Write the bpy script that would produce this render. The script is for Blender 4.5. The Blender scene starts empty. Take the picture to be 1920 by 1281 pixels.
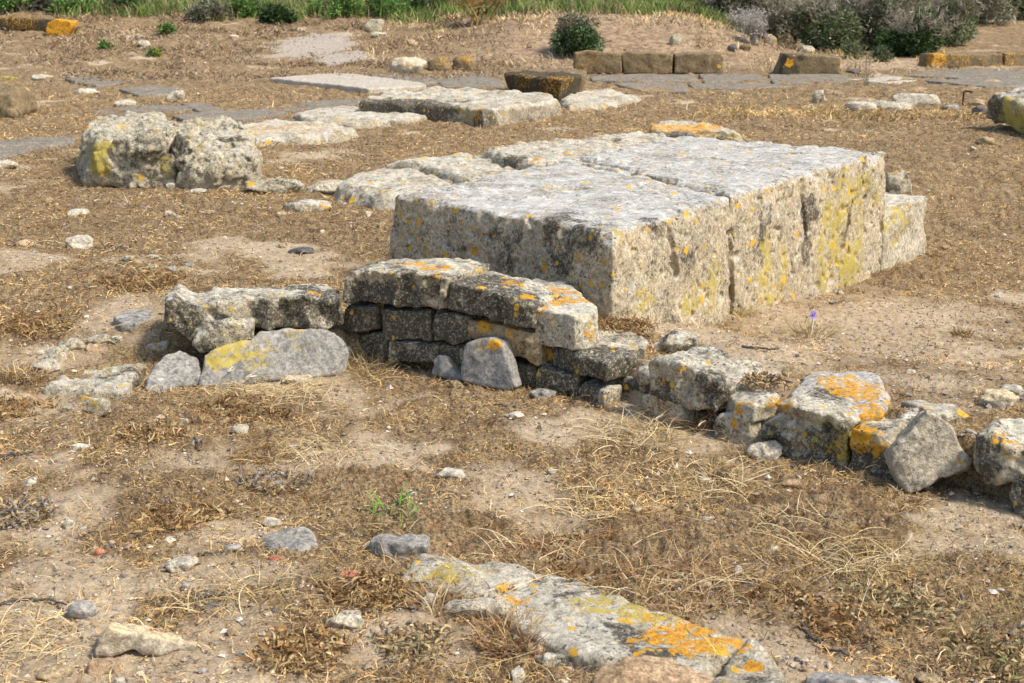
import bpy, math, random
import numpy as np
from mathutils import Vector, Matrix
SC = bpy.context.scene
COL = SC.collection
# ------------------------------------------------------------------ camera
CAM_H, FOC, HOR = 1.6, 50.0, -60.0
F = FOC / 36.0 * 1920
PITCH = math.atan((640.5 - HOR) / F)
cd = bpy.data.cameras.new('camera'); cam = bpy.data.objects.new('camera', cd); COL.objects.link(cam)
cam.location = (0, 0, CAM_H); cam.rotation_euler = (math.pi / 2 - PITCH, 0, 0)
cd.lens = FOC; cd.sensor_width = 36; cd.clip_start = .05; cd.clip_end = 5000
cd.dof.use_dof = True; cd.dof.focus_distance = 5.6; cd.dof.aperture_fstop = 9
SC.camera = cam
# ------------------------------------------------------------------ light
SUN_DIR = Vector((0.78, -0.34, 1.12)).normalized()
w = bpy.data.worlds.new('World'); SC.world = w; w.use_nodes = True
nt = w.node_tree; bg = nt.nodes['Background']
sky = nt.nodes.new('ShaderNodeTexSky'); sky.sky_type = 'NISHITA'; sky.sun_disc = False
sky.sun_elevation = math.asin(SUN_DIR.z); sky.sun_rotation = math.atan2(SUN_DIR.x, SUN_DIR.y)
sky.dust_density = 2.0
nt.links.new(sky.outputs[0], bg.inputs[0]); bg.inputs[1].default_value = 0.15
sl = bpy.data.lights.new('sun', 'SUN'); so = bpy.data.objects.new('sun', sl); COL.objects.link(so)
sl.energy = 3.1; sl.angle = math.radians(8); sl.color = (1, .93, .83)
so.rotation_euler = SUN_DIR.to_track_quat('Z', 'Y').to_euler(); so.location = (8, -6, 14)
SC.view_settings.view_transform = 'Standard'; SC.view_settings.look = 'None'
SC.view_settings.exposure = 0.48; SC.view_settings.gamma = 1
SC.cycles.max_bounces = 5; SC.cycles.diffuse_bounces = 3
# ------------------------------------------------------------------ numeric helpers
rng = np.random.default_rng(7)
_p = rng.permutation(256); PERM = np.concatenate([_p, _p])
_g = rng.normal(size=(256, 3)); GR = (_g / np.linalg.norm(_g, axis=1)[:, None]).astype(np.float32)

def pn(P, seed=0):
    P = np.asarray(P, np.float32) + np.float32(seed * 17.13 + 311.7)
    i = np.floor(P).astype(np.int64); f = P - i; i &= 255
    u = f * f * f * (f * (f * 6 - 15) + 10)
    hx = [PERM[i[:, 0]], PERM[(i[:, 0] + 1) & 255]]
    out = 0
    for dx in (0, 1):
        wx = u[:, 0] if dx else 1 - u[:, 0]
        for dy in (0, 1):
            wy = u[:, 1] if dy else 1 - u[:, 1]
            hy = PERM[(hx[dx] + i[:, 1] + dy) & 255]
            for dz in (0, 1):
                wz = u[:, 2] if dz else 1 - u[:, 2]
                g = GR[PERM[(hy + i[:, 2] + dz) & 255]]
                out = out + wx * wy * wz * (g[:, 0] * (f[:, 0] - dx) + g[:, 1] * (f[:, 1] - dy) + g[:, 2] * (f[:, 2] - dz))
    return out * 1.6

def fbm(P, octv=3, seed=0, gain=.5):
    a, s, o = 1.0, 1.0, 0
    for k in range(octv):
        o = o + a * pn(P * s, seed + k); a *= gain; s *= 2.03
    return o

def sstep(a, b, x):
    t = np.clip((x - a) / (b - a), 0, 1); return t * t * (3 - 2 * t)

cP, sP = math.cos(PITCH), math.sin(PITCH)
CO = np.array([0, 0, CAM_H])
def ray(px, py):
    x, y = (px - 960) / F, -(py - 640.5) / F
    d = np.array([x, cP + y * sP, -sP + y * cP]); return d / np.linalg.norm(d)
def on_z(px, py, z):
    d = ray(px, py); return CO + d * ((z - CAM_H) / d[2])
def on_plane(px, py, P, n):
    d = ray(px, py); return CO + d * (np.dot(P - CO, n) / np.dot(d, n))
def project(V):
    D = V - CO; x = D[:, 0]; fw = D[:, 1] * cP - D[:, 2] * sP; up = D[:, 1] * sP + D[:, 2] * cP
    return 960 + F * x / fw, 640.5 - F * up / fw, fw
# ------------------------------------------------------------------ terrain
ZL = -0.16
WALL = np.array([on_z(*p, ZL)[:2] for p in ((300, 712), (700, 690), (890, 712), (1130, 757), (1250, 790), (1440, 845), (1660, 888), (1900, 950), (2300, 1040))])
WALL = WALL + np.array([0.04, 0.13])
def wall_side(x, y):                      # metres behind the wall line (positive = platform side)
    return y - np.interp(x, WALL[:, 0], WALL[:, 1])
def h0(x, y):
    x = np.asarray(x, float); y = np.asarray(y, float)
    wd = np.where(x < WALL[0, 0], 0.07 + np.clip((WALL[0, 0] - x) * 1.4, 0, 1.3), 0.07 + np.clip((x - 1.75) * 1.2, 0, 1.0))
    s = wall_side(x, y)
    dx, dy = x - .466, y - 6.4
    aa, bb = .56 * dx + .83 * dy, -.83 * dx + .56 * dy
    zi = -(.20 * sstep(-.05, 1.1, aa) + .15 * sstep(1.0, 3.3, aa)) * (1 - sstep(.3, 1.6, bb)) * (1 - sstep(9.8, 13.5, y))
    st = sstep(-wd, wd, s); z = ZL * (1 - st) + zi * st
    b = 1 - .85 * sstep(3.0, 5.6, x); m = sstep(-1.6, .6, x)
    z = z + b * ((1 - m) * (0.62 * sstep(20.5, 30.5, y) + 0.5 * sstep(27.5, 33.5, y)) + m * (.74 * sstep(23.2, 27.6, y) + .25 * sstep(28, 33, y))) + .4 * sstep(33, 60, y)
    z = z + .25 * sstep(26, 36, y) * sstep(6, 9, x)
    return z
def hh(x, y):
    x = np.atleast_1d(np.asarray(x, float)); y = np.atleast_1d(np.asarray(y, float))
    P = np.stack([x, y, np.zeros_like(x)], 1)
    return h0(x, y) + .022 * pn(P * .8, 3) + .010 * pn(P * 2.7, 4)
_ts = np.geomspace(2.0, 90, 6000)
def gp(px, py):
    d = ray(px, py); P = CO + d * _ts[:, None]
    below = np.nonzero(P[:, 2] < hh(P[:, 0], P[:, 1]))[0]
    k = below[0] if len(below) else len(_ts) - 1
    return np.array([P[k, 0], P[k, 1], hh(P[k, 0], P[k, 1])[0]])
def ell(px, py, rx, ry):                  # a patch on the ground: centre and half sizes in metres
    c = gp(px, py); a = gp(px + rx, py); t = gp(px, py - ry); b = gp(px, py + ry)
    return c[0], c[1], abs(a[0] - c[0]), max(abs(t[1] - b[1]) / 2, .05)
BARE = [ell(*e) for e in ((950, 935, 110, 60), (1000, 985, 90, 30), (1620, 630, 270, 85), (1430, 665, 130, 45), (1730, 590, 160, 50), (1250, 690, 80, 30), (100, 770, 110, 30),
        (120, 965, 110, 55), (430, 860, 170, 30), (640, 870, 110, 30), (760, 1205, 150, 50), (450, 1180, 90, 50), (1100, 1215, 120, 30), (1530, 1130, 70, 20),
        (1660, 118, 100, 9), (1840, 110, 90, 9), (360, 1080, 190, 30), (580, 290, 70, 12), (420, 1000, 150, 20), (240, 580, 90, 30))]
PALE = [ell(*e) for e in ((590, 86, 75, 22), (640, 108, 60, 10), (560, 690, 40, 10))]
BROWN = [ell(*e) for e in ((270, 520, 60, 14), (90, 602, 50, 10), (500, 765, 90, 22), (300, 810, 40, 16), (490, 855, 55, 16), (700, 905, 110, 30), (330, 965, 50, 16),
         (620, 920, 90, 25), (850, 1000, 130, 35), (1150, 1040, 170, 40), (1300, 1010, 150, 40), (1560, 970, 150, 50), (690, 330, 60, 12), (1690, 510, 90, 14), (1500, 430, 10, 5), (1650, 870, 160, 40), (1440, 1110, 60, 20), (1590, 1170, 70, 25), (1120, 905, 60, 20))]
def emask(L, x, y, soft=.45, seed=11):
    P = np.stack([x, y, 0 * x], 1); n = .55 * fbm(P * 3.0, 3, seed)
    m = np.zeros_like(x)
    for cx, cy, rx, ry in L:
        q = np.sqrt(((x - cx) / rx) ** 2 + ((y - cy) / ry) ** 2) + n
        m = np.maximum(m, 1 - sstep(1 - soft, 1 + soft, q))
    return m
def masks(x, y):
    P = np.stack([x, y, 0 * x], 1)
    n = fbm(P * 1.1, 4, 21, .6)
    lit = sstep(-.45, .35, n + .34 + .30 * sstep(7, 10, y))
    lit = lit * (1 - .80 * emask(BARE, x, y, .8)) * (1 - emask(PALE, x, y))
    bank = sstep(22.8, 24, y) * sstep(-3.5, .5, x) * (1 - .5 * sstep(5, 7, x))
    lit = lit * (1 - .55 * bank)
    return lit, bank
# ------------------------------------------------------------------ object helpers
def tag(o, label=None, cat=None, group=None, kind=None):
    if label: o['label'] = label
    if cat: o['category'] = cat
    if group: o['group'] = group
    if kind: o['kind'] = kind
    return o
def mesh_np(name, V, Q, mat, smooth=True, cols=None, cname='col', parent=None, loc=None):
    me = bpy.data.meshes.new(name)
    V = np.asarray(V, np.float32); Q = np.asarray(Q, np.int32); k = Q.shape[1]
    me.vertices.add(len(V)); me.vertices.foreach_set('co', V.ravel())
    me.loops.add(Q.size); me.loops.foreach_set('vertex_index', Q.ravel())
    me.polygons.add(len(Q)); me.polygons.foreach_set('loop_start', np.arange(0, Q.size, k, dtype=np.int32))
    me.polygons.foreach_set('loop_total', np.full(len(Q), k, np.int32))
    me.polygons.foreach_set('use_smooth', np.full(len(Q), smooth))
    me.update(calc_edges=True)
    if cols is not None:
        at = me.attributes.new(cname, 'FLOAT_COLOR', 'POINT')
        c4 = np.ones((len(V), 4), np.float32); c4[:, :3] = cols; at.data.foreach_set('color', c4.ravel())
    me.materials.append(mat)
    o = bpy.data.objects.new(name, me); COL.objects.link(o)
    if parent: o.parent = parent
    if loc is not None: o.location = loc
    return o
def empty(name, loc):
    o = bpy.data.objects.new(name, None); COL.objects.link(o); o.location = loc; o.empty_display_size = .1; return o
# ------------------------------------------------------------------ materials
class NB:
    def __init__(s, name):
        s.m = bpy.data.materials.new(name); s.m.use_nodes = True; s.t = s.m.node_tree
        s.b = s.t.nodes['Principled BSDF']; s.b.inputs['Roughness'].default_value = .95
        s.b.inputs['Specular IOR Level'].default_value = .15
        s.pos = s.t.nodes.new('ShaderNodeNewGeometry')
    def n(s, typ, **kw):
        x = s.t.nodes.new(typ)
        for k, v in kw.items(): setattr(x, k, v)
        return x
    def put(s, sock, v):
        if isinstance(v, bpy.types.NodeSocket): s.t.links.new(v, sock)
        elif isinstance(v, tuple): sock.default_value = (*v, 1)[:len(sock.default_value)]
        else: sock.default_value = v
    def noise(s, scale, det=4, rough=.6, vec=None, dist=0, off=0):
        x = s.n('ShaderNodeTexNoise'); x.inputs['Scale'].default_value = scale; x.inputs['Detail'].default_value = det
        x.inputs['Roughness'].default_value = rough; x.inputs['Distortion'].default_value = dist
        v = vec or s.pos.outputs['Position']
        if off: v = s.vadd(v, (off, off * .7, off * 1.3))
        s.t.links.new(v, x.inputs['Vector']); return x.outputs[0]
    def vadd(s, v, c):
        a = s.n('ShaderNodeVectorMath', operation='ADD'); s.put(a.inputs[0], v); s.put(a.inputs[1], c); return a.outputs[0]
    def math(s, op, a, b=0.0, c=None):
        x = s.n('ShaderNodeMath', operation=op); s.put(x.inputs[0], a); s.put(x.inputs[1], b)
        if c is not None: s.put(x.inputs[2], c)
        return x.outputs[0]
    def ss(s, v, a, b, lo=0.0, hi=1.0):
        x = s.n('ShaderNodeMapRange', interpolation_type='SMOOTHSTEP'); s.put(x.inputs[0], v)
        for i, q in enumerate((a, b, lo, hi)): s.put(x.inputs[i + 1], q)
        return x.outputs[0]
    def mix(s, f, a, b, mode='MIX'):
        x = s.n('ShaderNodeMix', data_type='RGBA', blend_type=mode); s.put(x.inputs[0], f); s.put(x.inputs[6], a); s.put(x.inputs[7], b); return x.outputs[2]
    def attr(s, name):
        x = s.n('ShaderNodeAttribute', attribute_name=name); y = s.n('ShaderNodeSeparateColor'); s.t.links.new(x.outputs['Color'], y.inputs[0]); return x.outputs['Color'], y.outputs
    def bump(s, h, strength, dist, prev=None):
        x = s.n('ShaderNodeBump'); x.inputs['Strength'].default_value = strength; x.inputs['Distance'].default_value = dist
        s.put(x.inputs['Height'], h)
        if prev: s.t.links.new(prev, x.inputs['Normal'])
        return x.outputs[0]
    def done(s, col, nrm=None):
        s.put(s.b.inputs['Base Color'], col)
        if nrm: s.t.links.new(nrm, s.b.inputs['Normal'])
        return s.m

def stone_mat(name, A, B, crust=0.0, yel=0.0, org=0.0, wht=0.0, bump=1.0, speck=.5, seed=0.0, crustcol=(.045, .041, .034), whtcol=(.63, .61, .56), side=None, oscale=9.0, osize=.34, warm=(1.05, 1.0, .88)):
    m = NB(name); m.b.inputs['Roughness'].default_value = .97
    o = seed
    n1 = m.noise(4.5, 6, .65, off=o + .1); n2 = m.noise(38, 6, .75, off=o + 1); n3 = m.noise(6.5, 12, .78, off=o + 2); nf = m.noise(150, 3, .7, off=o + 3)
    col = m.mix(m.ss(n1, .36, .64), A, B)
    sepn = m.n('ShaderNodeSeparateXYZ'); m.t.links.new(m.pos.outputs['Normal'], sepn.inputs[0]); nz = sepn.outputs[2]
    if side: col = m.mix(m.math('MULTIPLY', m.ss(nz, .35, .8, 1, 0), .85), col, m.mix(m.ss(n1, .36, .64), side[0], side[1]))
    col = m.mix(1.0, col, m.ss(n2, .28, .72, .55, 1.35), 'MULTIPLY')
    col = m.mix(1.0, col, m.ss(m.noise(75, 6, .8, off=o + 4), .3, .7, .62, 1.34), 'MULTIPLY')
    _, at = m.attr('lich')
    # white lichen film, mostly on upward faces
    wv = m.math('ADD', m.math('ADD', m.math('MULTIPLY', m.noise(3.5, 4, .6, off=o + 5), .5), m.math('MULTIPLY', m.noise(26, 9, .8, off=o + 6), .5)), m.math('ADD', m.math('MULTIPLY', nz, .15), wht))
    col = m.mix(m.math('MULTIPLY', m.ss(wv, .59, .68), .75), col, whtcol)
    fl = m.ss(m.noise(17, 10, .8, off=o + 17, dist=.8), .44, .60, .80, 1.26)
    col = m.mix(m.ss(nz, .5, .9), col, m.mix(1.0, col, fl, 'MULTIPLY'))
    # dark crust
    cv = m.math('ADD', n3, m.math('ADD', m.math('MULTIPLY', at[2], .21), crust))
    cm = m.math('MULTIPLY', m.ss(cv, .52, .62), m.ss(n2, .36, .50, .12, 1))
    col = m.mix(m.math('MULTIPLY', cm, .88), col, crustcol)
    # pores
    col = m.mix(m.math('MULTIPLY', m.ss(nf, .55, .68), speck * .7), col, tuple(c * .8 for c in crustcol))
    pm = m.ss(m.noise(62, 4, .65, off=o + 8), .53, .61)
    col = m.mix(m.math('MULTIPLY', m.math('MULTIPLY', pm, m.ss(m.noise(7, 5, .7, off=o + 15), .42, .58)), min(1.0, speck * 1.5)), col, tuple(q * .9 for q in crustcol))
    gl = m.ss(m.noise(85, 3, .7, off=o + 11), .555, .63)
    col = m.mix(m.math('MULTIPLY', gl, .42), col, tuple(min(.8, q * 1.5) for q in A))
    # yellow lichen
    yn = m.noise(33, 7, .75, off=o + 7)
    yv = m.math('ADD', m.math('ADD', m.math('MULTIPLY', yn, .7), m.math('MULTIPLY', m.noise(5, 3, .6, off=o + 9), .5)), m.math('ADD', m.math('MULTIPLY', at[1], .26), yel))
    col = m.mix(m.math('MULTIPLY', m.ss(yv, .72, .82), .85), col, m.mix(n2, (.40, .31, .045), (.60, .49, .11)))
    # orange rosettes
    wrp = m.n('ShaderNodeVectorMath', operation='MULTIPLY_ADD'); nz3 = m.n('ShaderNodeTexNoise'); nz3.inputs['Scale'].default_value = 45; nz3.inputs['Detail'].default_value = 4
    m.t.links.new(m.pos.outputs['Position'], nz3.inputs['Vector'])
    m.t.links.new(nz3.outputs['Color'], wrp.inputs[0]); wrp.inputs[1].default_value = (.03, .03, .03); m.t.links.new(m.vadd(m.pos.outputs['Position'], (o, o, o)), wrp.inputs[2])
    oc = m.mix(m.ss(m.noise(60, 5, .75), .35, .65), (.54, .20, .012), (.78, .45, .04))
    om = None
    if org > 0:
        for sc, sz in ((oscale, osize), (oscale * 2.2, osize * 1.1)):
            v = m.n('ShaderNodeTexVoronoi'); v.inputs['Scale'].default_value = sc; m.t.links.new(wrp.outputs[0], v.inputs['Vector'])
            sp = m.n('ShaderNodeSeparateColor'); m.t.links.new(v.outputs['Color'], sp.inputs[0])
            rad = m.math('MULTIPLY', m.math('MAXIMUM', m.math('SUBTRACT', sp.outputs[0], 1 - org), 0.0), sz / org)
            k = m.ss(m.math('SUBTRACT', rad, v.outputs['Distance']), 0.0, .05)
            om = k if om is None else m.math('MAXIMUM', om, k)
    ov = m.math('ADD', m.math('MULTIPLY', m.noise(34, 6, .7, off=o + 12), 1.3), m.math('MULTIPLY', at[0], .44))
    ok = m.math('MULTIPLY', m.ss(ov, .915, .96), m.ss(at[0], .03, .15))
    om = ok if om is None else m.math('MAXIMUM', om, ok)
    rim = m.ss(m.math('MULTIPLY', om, m.ss(ov, .90, 1.02, .35, 1.0)), .35, .8)
    oc = m.mix(rim, m.mix(.5, oc, (.80, .56, .08)), oc)
    col = m.mix(m.math('MULTIPLY', om, .9), col, oc)
    pit = m.n('ShaderNodeTexVoronoi'); pit.inputs['Scale'].default_value = 70; m.t.links.new(wrp.outputs[0], pit.inputs['Vector'])
    hgt = m.math('ADD', m.math('MULTIPLY', n2, .45), m.math('MULTIPLY', m.noise(120, 6, .8), .9))
    nr = m.bump(hgt, .7 * bump, .016)
    nr = m.bump(m.ss(pit.outputs['Distance'], .05, .5), .35 * bump, .008, nr)
    nr = m.bump(om, .35, .006, nr)
    col = m.mix(1.0, col, warm, 'MULTIPLY')
    return m.done(col, nr)

M = {}
M['block'] = stone_mat('pitted_limestone', (.52, .49, .43), (.40, .38, .33), crust=-.05, yel=-.04, org=.5, wht=.015, seed=3, osize=.30, warm=(1.03, 1.0, .93), whtcol=(.62, .62, .605), side=((.62, .515, .35), (.50, .42, .29)), speck=.55)
M['wall'] = stone_mat('weathered_limestone', (.58, .54, .45), (.45, .41, .34), crust=.025, yel=-.03, org=.42, wht=.01, seed=9, side=((.60, .54, .42), (.47, .41, .31)), speck=.55, osize=.28)
M['pale'] = stone_mat('pale_limestone', (.62, .57, .47), (.50, .45, .36), crust=-.06, yel=-.06, org=0, wht=.0, seed=14)
M['boulder'] = stone_mat('pocked_limestone', (.60, .55, .43), (.48, .43, .33), crust=-.02, yel=.0, org=.2, wht=.0, bump=1.4, speck=.6, seed=20)
M['bare'] = stone_mat('bare_limestone', (.58, .52, .43), (.47, .42, .34), crust=-.16, yel=-.15, wht=-.02, seed=17, speck=.35)
M['tan'] = stone_mat('tan_sandstone', (.50, .40, .26), (.40, .31, .20), crust=-.15, yel=-.2, wht=-.2, seed=25, speck=.25)
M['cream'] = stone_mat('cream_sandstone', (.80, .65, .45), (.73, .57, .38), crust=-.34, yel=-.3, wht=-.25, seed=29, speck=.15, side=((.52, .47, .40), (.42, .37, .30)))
M['pink'] = stone_mat('pink_sandstone', (.56, .41, .28), (.47, .33, .21), crust=-.2, yel=-.3, wht=-.25, seed=31, speck=.2)
M['grey'] = stone_mat('grey_basalt', (.33, .325, .32), (.25, .245, .24), crust=-.2, yel=-.12, wht=-.12, bump=.35, seed=33, speck=.2)
M['slate'] = stone_mat('dark_basalt', (.15, .15, .155), (.11, .11, .115), crust=-.3, yel=-.3, wht=-.3, bump=.4, seed=36, speck=.2)
M['pave'] = stone_mat('basalt_paving', (.27, .245, .21), (.20, .18, .155), crust=-.12, yel=-.12, wht=-.2, bump=.4, seed=38, speck=.3)
M['conc'] = stone_mat('pale_concrete', (.50, .465, .41), (.44, .405, .355), crust=-.3, yel=-.3, wht=-.2, bump=.25, seed=40, speck=.1)
M['kerb'] = stone_mat('brown_tuff', (.28, .215, .13), (.20, .155, .10), crust=-.03, yel=-.08, org=.06, wht=-.15, seed=44, speck=.3)
M['slab'] = stone_mat('lichened_slab', (.50, .455, .37), (.38, .34, .27), crust=-.03, yel=.0, org=.3, wht=.01, speck=.55, seed=48)
M['brick'] = stone_mat('red_tile', (.50, .22, .15), (.42, .18, .12), crust=-.3, yel=-.4, wht=-.3, seed=52, speck=.15, bump=.4)
M['white'] = stone_mat('white_stone', (.56, .52, .45), (.46, .41, .33), crust=-.2, yel=-.3, wht=.0, seed=55, speck=.2)

def col_mat(name, rough=.85, trans=.0, var=.25):
    m = NB(name); c, _ = m.attr('col'); m.b.inputs['Roughness'].default_value = rough
    cc = m.mix(1.0, c, m.ss(m.noise(90, 3, .6), .3, .7, 1 - var, 1 + var), 'MULTIPLY')
    if trans:
        m.put(m.b.inputs['Base Color'], cc)
        tr = m.n('ShaderNodeBsdfTranslucent'); m.t.links.new(cc, tr.inputs[0]); mx = m.n('ShaderNodeMixShader'); mx.inputs[0].default_value = trans
        m.t.links.new(m.b.outputs[0], mx.inputs[1]); m.t.links.new(tr.outputs[0], mx.inputs[2])
        m.t.links.new(mx.outputs[0], m.t.nodes['Material Output'].inputs[0]); return m.m
    return m.done(cc)
M['straw'] = col_mat('dry_straw', trans=.15); M['leaf'] = col_mat('leaf', trans=.25, rough=.6); M['wood'] = col_mat('bark', var=.4); M['grit'] = col_mat('grit', rough=.95)
def rust_mat():
    m = NB('rusty_iron'); m.b.inputs['Metallic'].default_value = .3
    return m.done(m.mix(m.ss(m.noise(60, 5), .4, .6), (.10, .045, .025), (.05, .03, .02)), m.bump(m.noise(90, 4), .4, .003))
M['rust'] = rust_mat()

def ground_mat():
    m = NB('dry_ground'); _, g = m.attr('gm'); lit, bank, pale = g[0], g[1], g[2]
    n1 = m.noise(2.2, 6, .65); n2 = m.noise(26, 7, .75); n3 = m.noise(95, 5, .75); n4 = m.noise(9, 6, .7, dist=.6)
    sand = m.mix(m.ss(n1, .35, .65), (.59, .46, .30), (.48, .365, .225))
    sand = m.mix(m.math('MULTIPLY', bank, .8), sand, m.mix(m.ss(n4, .4, .6), (.44, .30, .185), (.31, .205, .125)))
    bv = m.n('ShaderNodeTexVoronoi'); bv.inputs['Scale'].default_value = 13; m.t.links.new(m.pos.outputs['Position'], bv.inputs['Vector'])
    bs = m.n('ShaderNodeSeparateColor'); m.t.links.new(bv.outputs['Color'], bs.inputs[0])
    sand = m.mix(m.math('MULTIPLY', bank, .8), sand, m.mix(1.0, sand, m.ss(bs.outputs[0], 0, 1, .5, 1.5), 'MULTIPLY'))
    sand = m.mix(m.ss(pale, .3, .7), sand, (.46, .39, .31))
    sand = m.mix(1.0, sand, m.ss(n2, .30, .70, .66, 1.25), 'MULTIPLY')
    sand = m.mix(m.math('MULTIPLY', m.ss(n3, .55, .65), .45), sand, (.16, .115, .075))
    d = m.mix(m.ss(n4, .36, .62), (.21, .13, .06), (.45, .315, .155))
    d = m.mix(m.math('MULTIPLY', m.ss(n2, .5, .66), .8), d, (.40, .29, .16))
    d = m.mix(m.math('MULTIPLY', m.ss(n3, .48, .57), .85), d, (.05, .034, .02))
    lm = m.ss(m.math('ADD', lit, m.math('MULTIPLY', m.math('SUBTRACT', n2, .5), 1.1)), .25, .75)
    col = m.mix(m.math('MULTIPLY', lm, .92), sand, d)
    # sparse grit in the bare sand
    v = m.n('ShaderNodeTexVoronoi'); v.inputs['Scale'].default_value = 60; m.t.links.new(m.pos.outputs['Position'], v.inputs['Vector'])
    sp = m.n('ShaderNodeSeparateColor'); m.t.links.new(v.outputs['Color'], sp.inputs[0])
    gk = m.math('MULTIPLY', m.ss(sp.outputs[0], .86, .88), m.ss(v.outputs['Distance'], .30, .38, 1, 0))
    col = m.mix(m.math('MULTIPLY', gk, .7), col, m.mix(sp.outputs[1], (.14, .11, .085), (.60, .50, .40)))
    nr = m.bump(m.math('ADD', n2, m.math('MULTIPLY', n3, .7)), .8, .02); nr = m.bump(gk, .5, .01, nr)
    return m.done(col, nr)
M['ground'] = ground_mat()
# ------------------------------------------------------------------ ground sheet (one mesh, dense in front of the camera)
def build_ground():
    r = np.concatenate([np.geomspace(.3, 2.4, 14)[:-1], np.geomspace(2.4, 45, 860), np.geomspace(47, 3000, 26)])
    a = np.concatenate([np.linspace(-180, -34, 40)[:-1], np.linspace(-34, 34, 880), np.linspace(34, 180, 40)[1:]])
    a = np.radians(a)
    R, A = np.meshgrid(r, a, indexing='ij'); x = (R * np.sin(A)).ravel(); y = (R * np.cos(A)).ravel()
    z = hh(x, y); near = (np.abs(A.ravel()) < .62) & (y > 2) & (y < 46)
    z = np.where(R.ravel() > 60, z - 6 * sstep(60, 220, R.ravel()), z)
    lit = np.full(len(x), .6); bank = np.zeros(len(x)); pale = np.zeros(len(x))
    xs, ys = x[near], y[near]
    lit[near], bank[near] = masks(xs, ys); pale[near] = emask(PALE, xs, ys)
    P = np.stack([xs, ys, 0 * xs], 1)
    br = emask(BROWN, xs, ys); lit[near] = np.clip(lit[near] + br, 0, 1.15)
    L = lit[near]
    dz = (.003 + .013 * L) * fbm(P * 16, 3, 31, .6) + (.0015 + .009 * L) * fbm(P * 55, 2, 35) + .012 * br
    far = sstep(9, 20, ys)
    dz = dz + .035 * far * L * fbm(P * 4, 3, 41, .6)
    z[near] += dz
    na, nr_ = len(a), len(r)
    i = np.arange((nr_ - 1) * (na - 1)); ii, jj = i // (na - 1), i % (na - 1); k = ii * na + jj
    Q = np.stack([k, k + na, k + na + 1, k + 1], 1)[:, ::-1]
    o = mesh_np('ground', np.stack([x, y, z], 1), Q, M['ground'], True, np.stack([lit, bank, pale], 1), 'gm')
    tag(o, kind='structure')
build_ground()
def build_sea():
    m = NB('sea_water'); m.b.inputs['Roughness'].default_value = .15
    mt = m.done(m.mix(m.ss(m.noise(.05, 4), .4, .6), (.10, .26, .28), (.16, .34, .36)), m.bump(m.noise(.6, 5), .4, .3))
    tag(mesh_np('sea', [(-4000, 120, -2.8), (4000, 120, -2.8), (4000, 4600, -2.8), (-4000, 4600, -2.8)], [[0, 1, 2, 3]], mt, False), kind='structure')
build_sea()
# ------------------------------------------------------------------ stones: signed distance fields polygonised by surface nets
_E = [(a, b) for a in range(8) for b in range(a + 1, 8) if bin(a ^ b).count('1') == 1]
def nets(D, lo, vox):
    nx, ny, nz = D.shape
    c = [D[(k & 1):nx - 1 + (k & 1), (k >> 1 & 1):ny - 1 + (k >> 1 & 1), (k >> 2):nz - 1 + (k >> 2)] for k in range(8)]
    cnt = sum((q < 0).astype(np.int8) for q in c)
    act = np.nonzero((cnt > 0) & (cnt < 8)); n = len(act[0])
    val = np.stack([q[act] for q in c], 1)
    S = np.zeros((n, 3)); W = np.zeros(n)
    for a, b in _E:
        va, vb = val[:, a], val[:, b]; hit = (va < 0) != (vb < 0)
        t = np.where(hit, va / np.where(hit, va - vb, 1), 0)
        pa = np.array([a & 1, a >> 1 & 1, a >> 2]); pb = np.array([b & 1, b >> 1 & 1, b >> 2])
        S += np.where(hit[:, None], pa + t[:, None] * (pb - pa), 0); W += hit
    V = lo + (np.stack(act, 1) + S / W[:, None]) * vox
    idx = np.full((nx - 1, ny - 1, nz - 1), -1, np.int64); idx[act] = np.arange(n)
    Qs = []
    for ax in range(3):
        d0 = D[tuple(slice(0, -1) if k == ax else slice(1, -1) for k in range(3))]
        d1 = D[tuple(slice(1, None) if k == ax else slice(1, -1) for k in range(3))]
        s = (d0 < 0) != (d1 < 0); p = list(np.nonzero(s)); flip = d0[s] < 0
        for k in range(3):
            if k != ax: p[k] = p[k] + 1
        u, v = (ax + 1) % 3, (ax + 2) % 3
        def cell(du, dv):
            q = list(p); q[u] = q[u] - du; q[v] = q[v] - dv; return idx[tuple(q)]
        Q = np.stack([cell(1, 1), cell(0, 1), cell(0, 0), cell(1, 0)], 1)
        Q[~flip] = Q[~flip][:, ::-1]; Qs.append(Q)
    return V, np.concatenate(Qs)

def poly_sd(x, y, P):
    n = len(P); d = np.full(x.shape, 1e9, np.float32); s = np.ones(x.shape, np.float32)
    for i in range(n):
        a, b = P[i], P[i - 1]; ex, ey = b - a; wx, wy = x - a[0], y - a[1]
        t = np.clip((wx * ex + wy * ey) / (ex * ex + ey * ey + 1e-12), 0, 1)
        bx, by = wx - ex * t, wy - ey * t; d = np.minimum(d, bx * bx + by * by)
        c1, c2, c3 = y >= a[1], y < b[1], ex * wy > ey * wx
        s = np.where((c1 & c2 & c3) | (~c1 & ~c2 & ~c3), -s, s)
    return s * np.sqrt(d)

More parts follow.
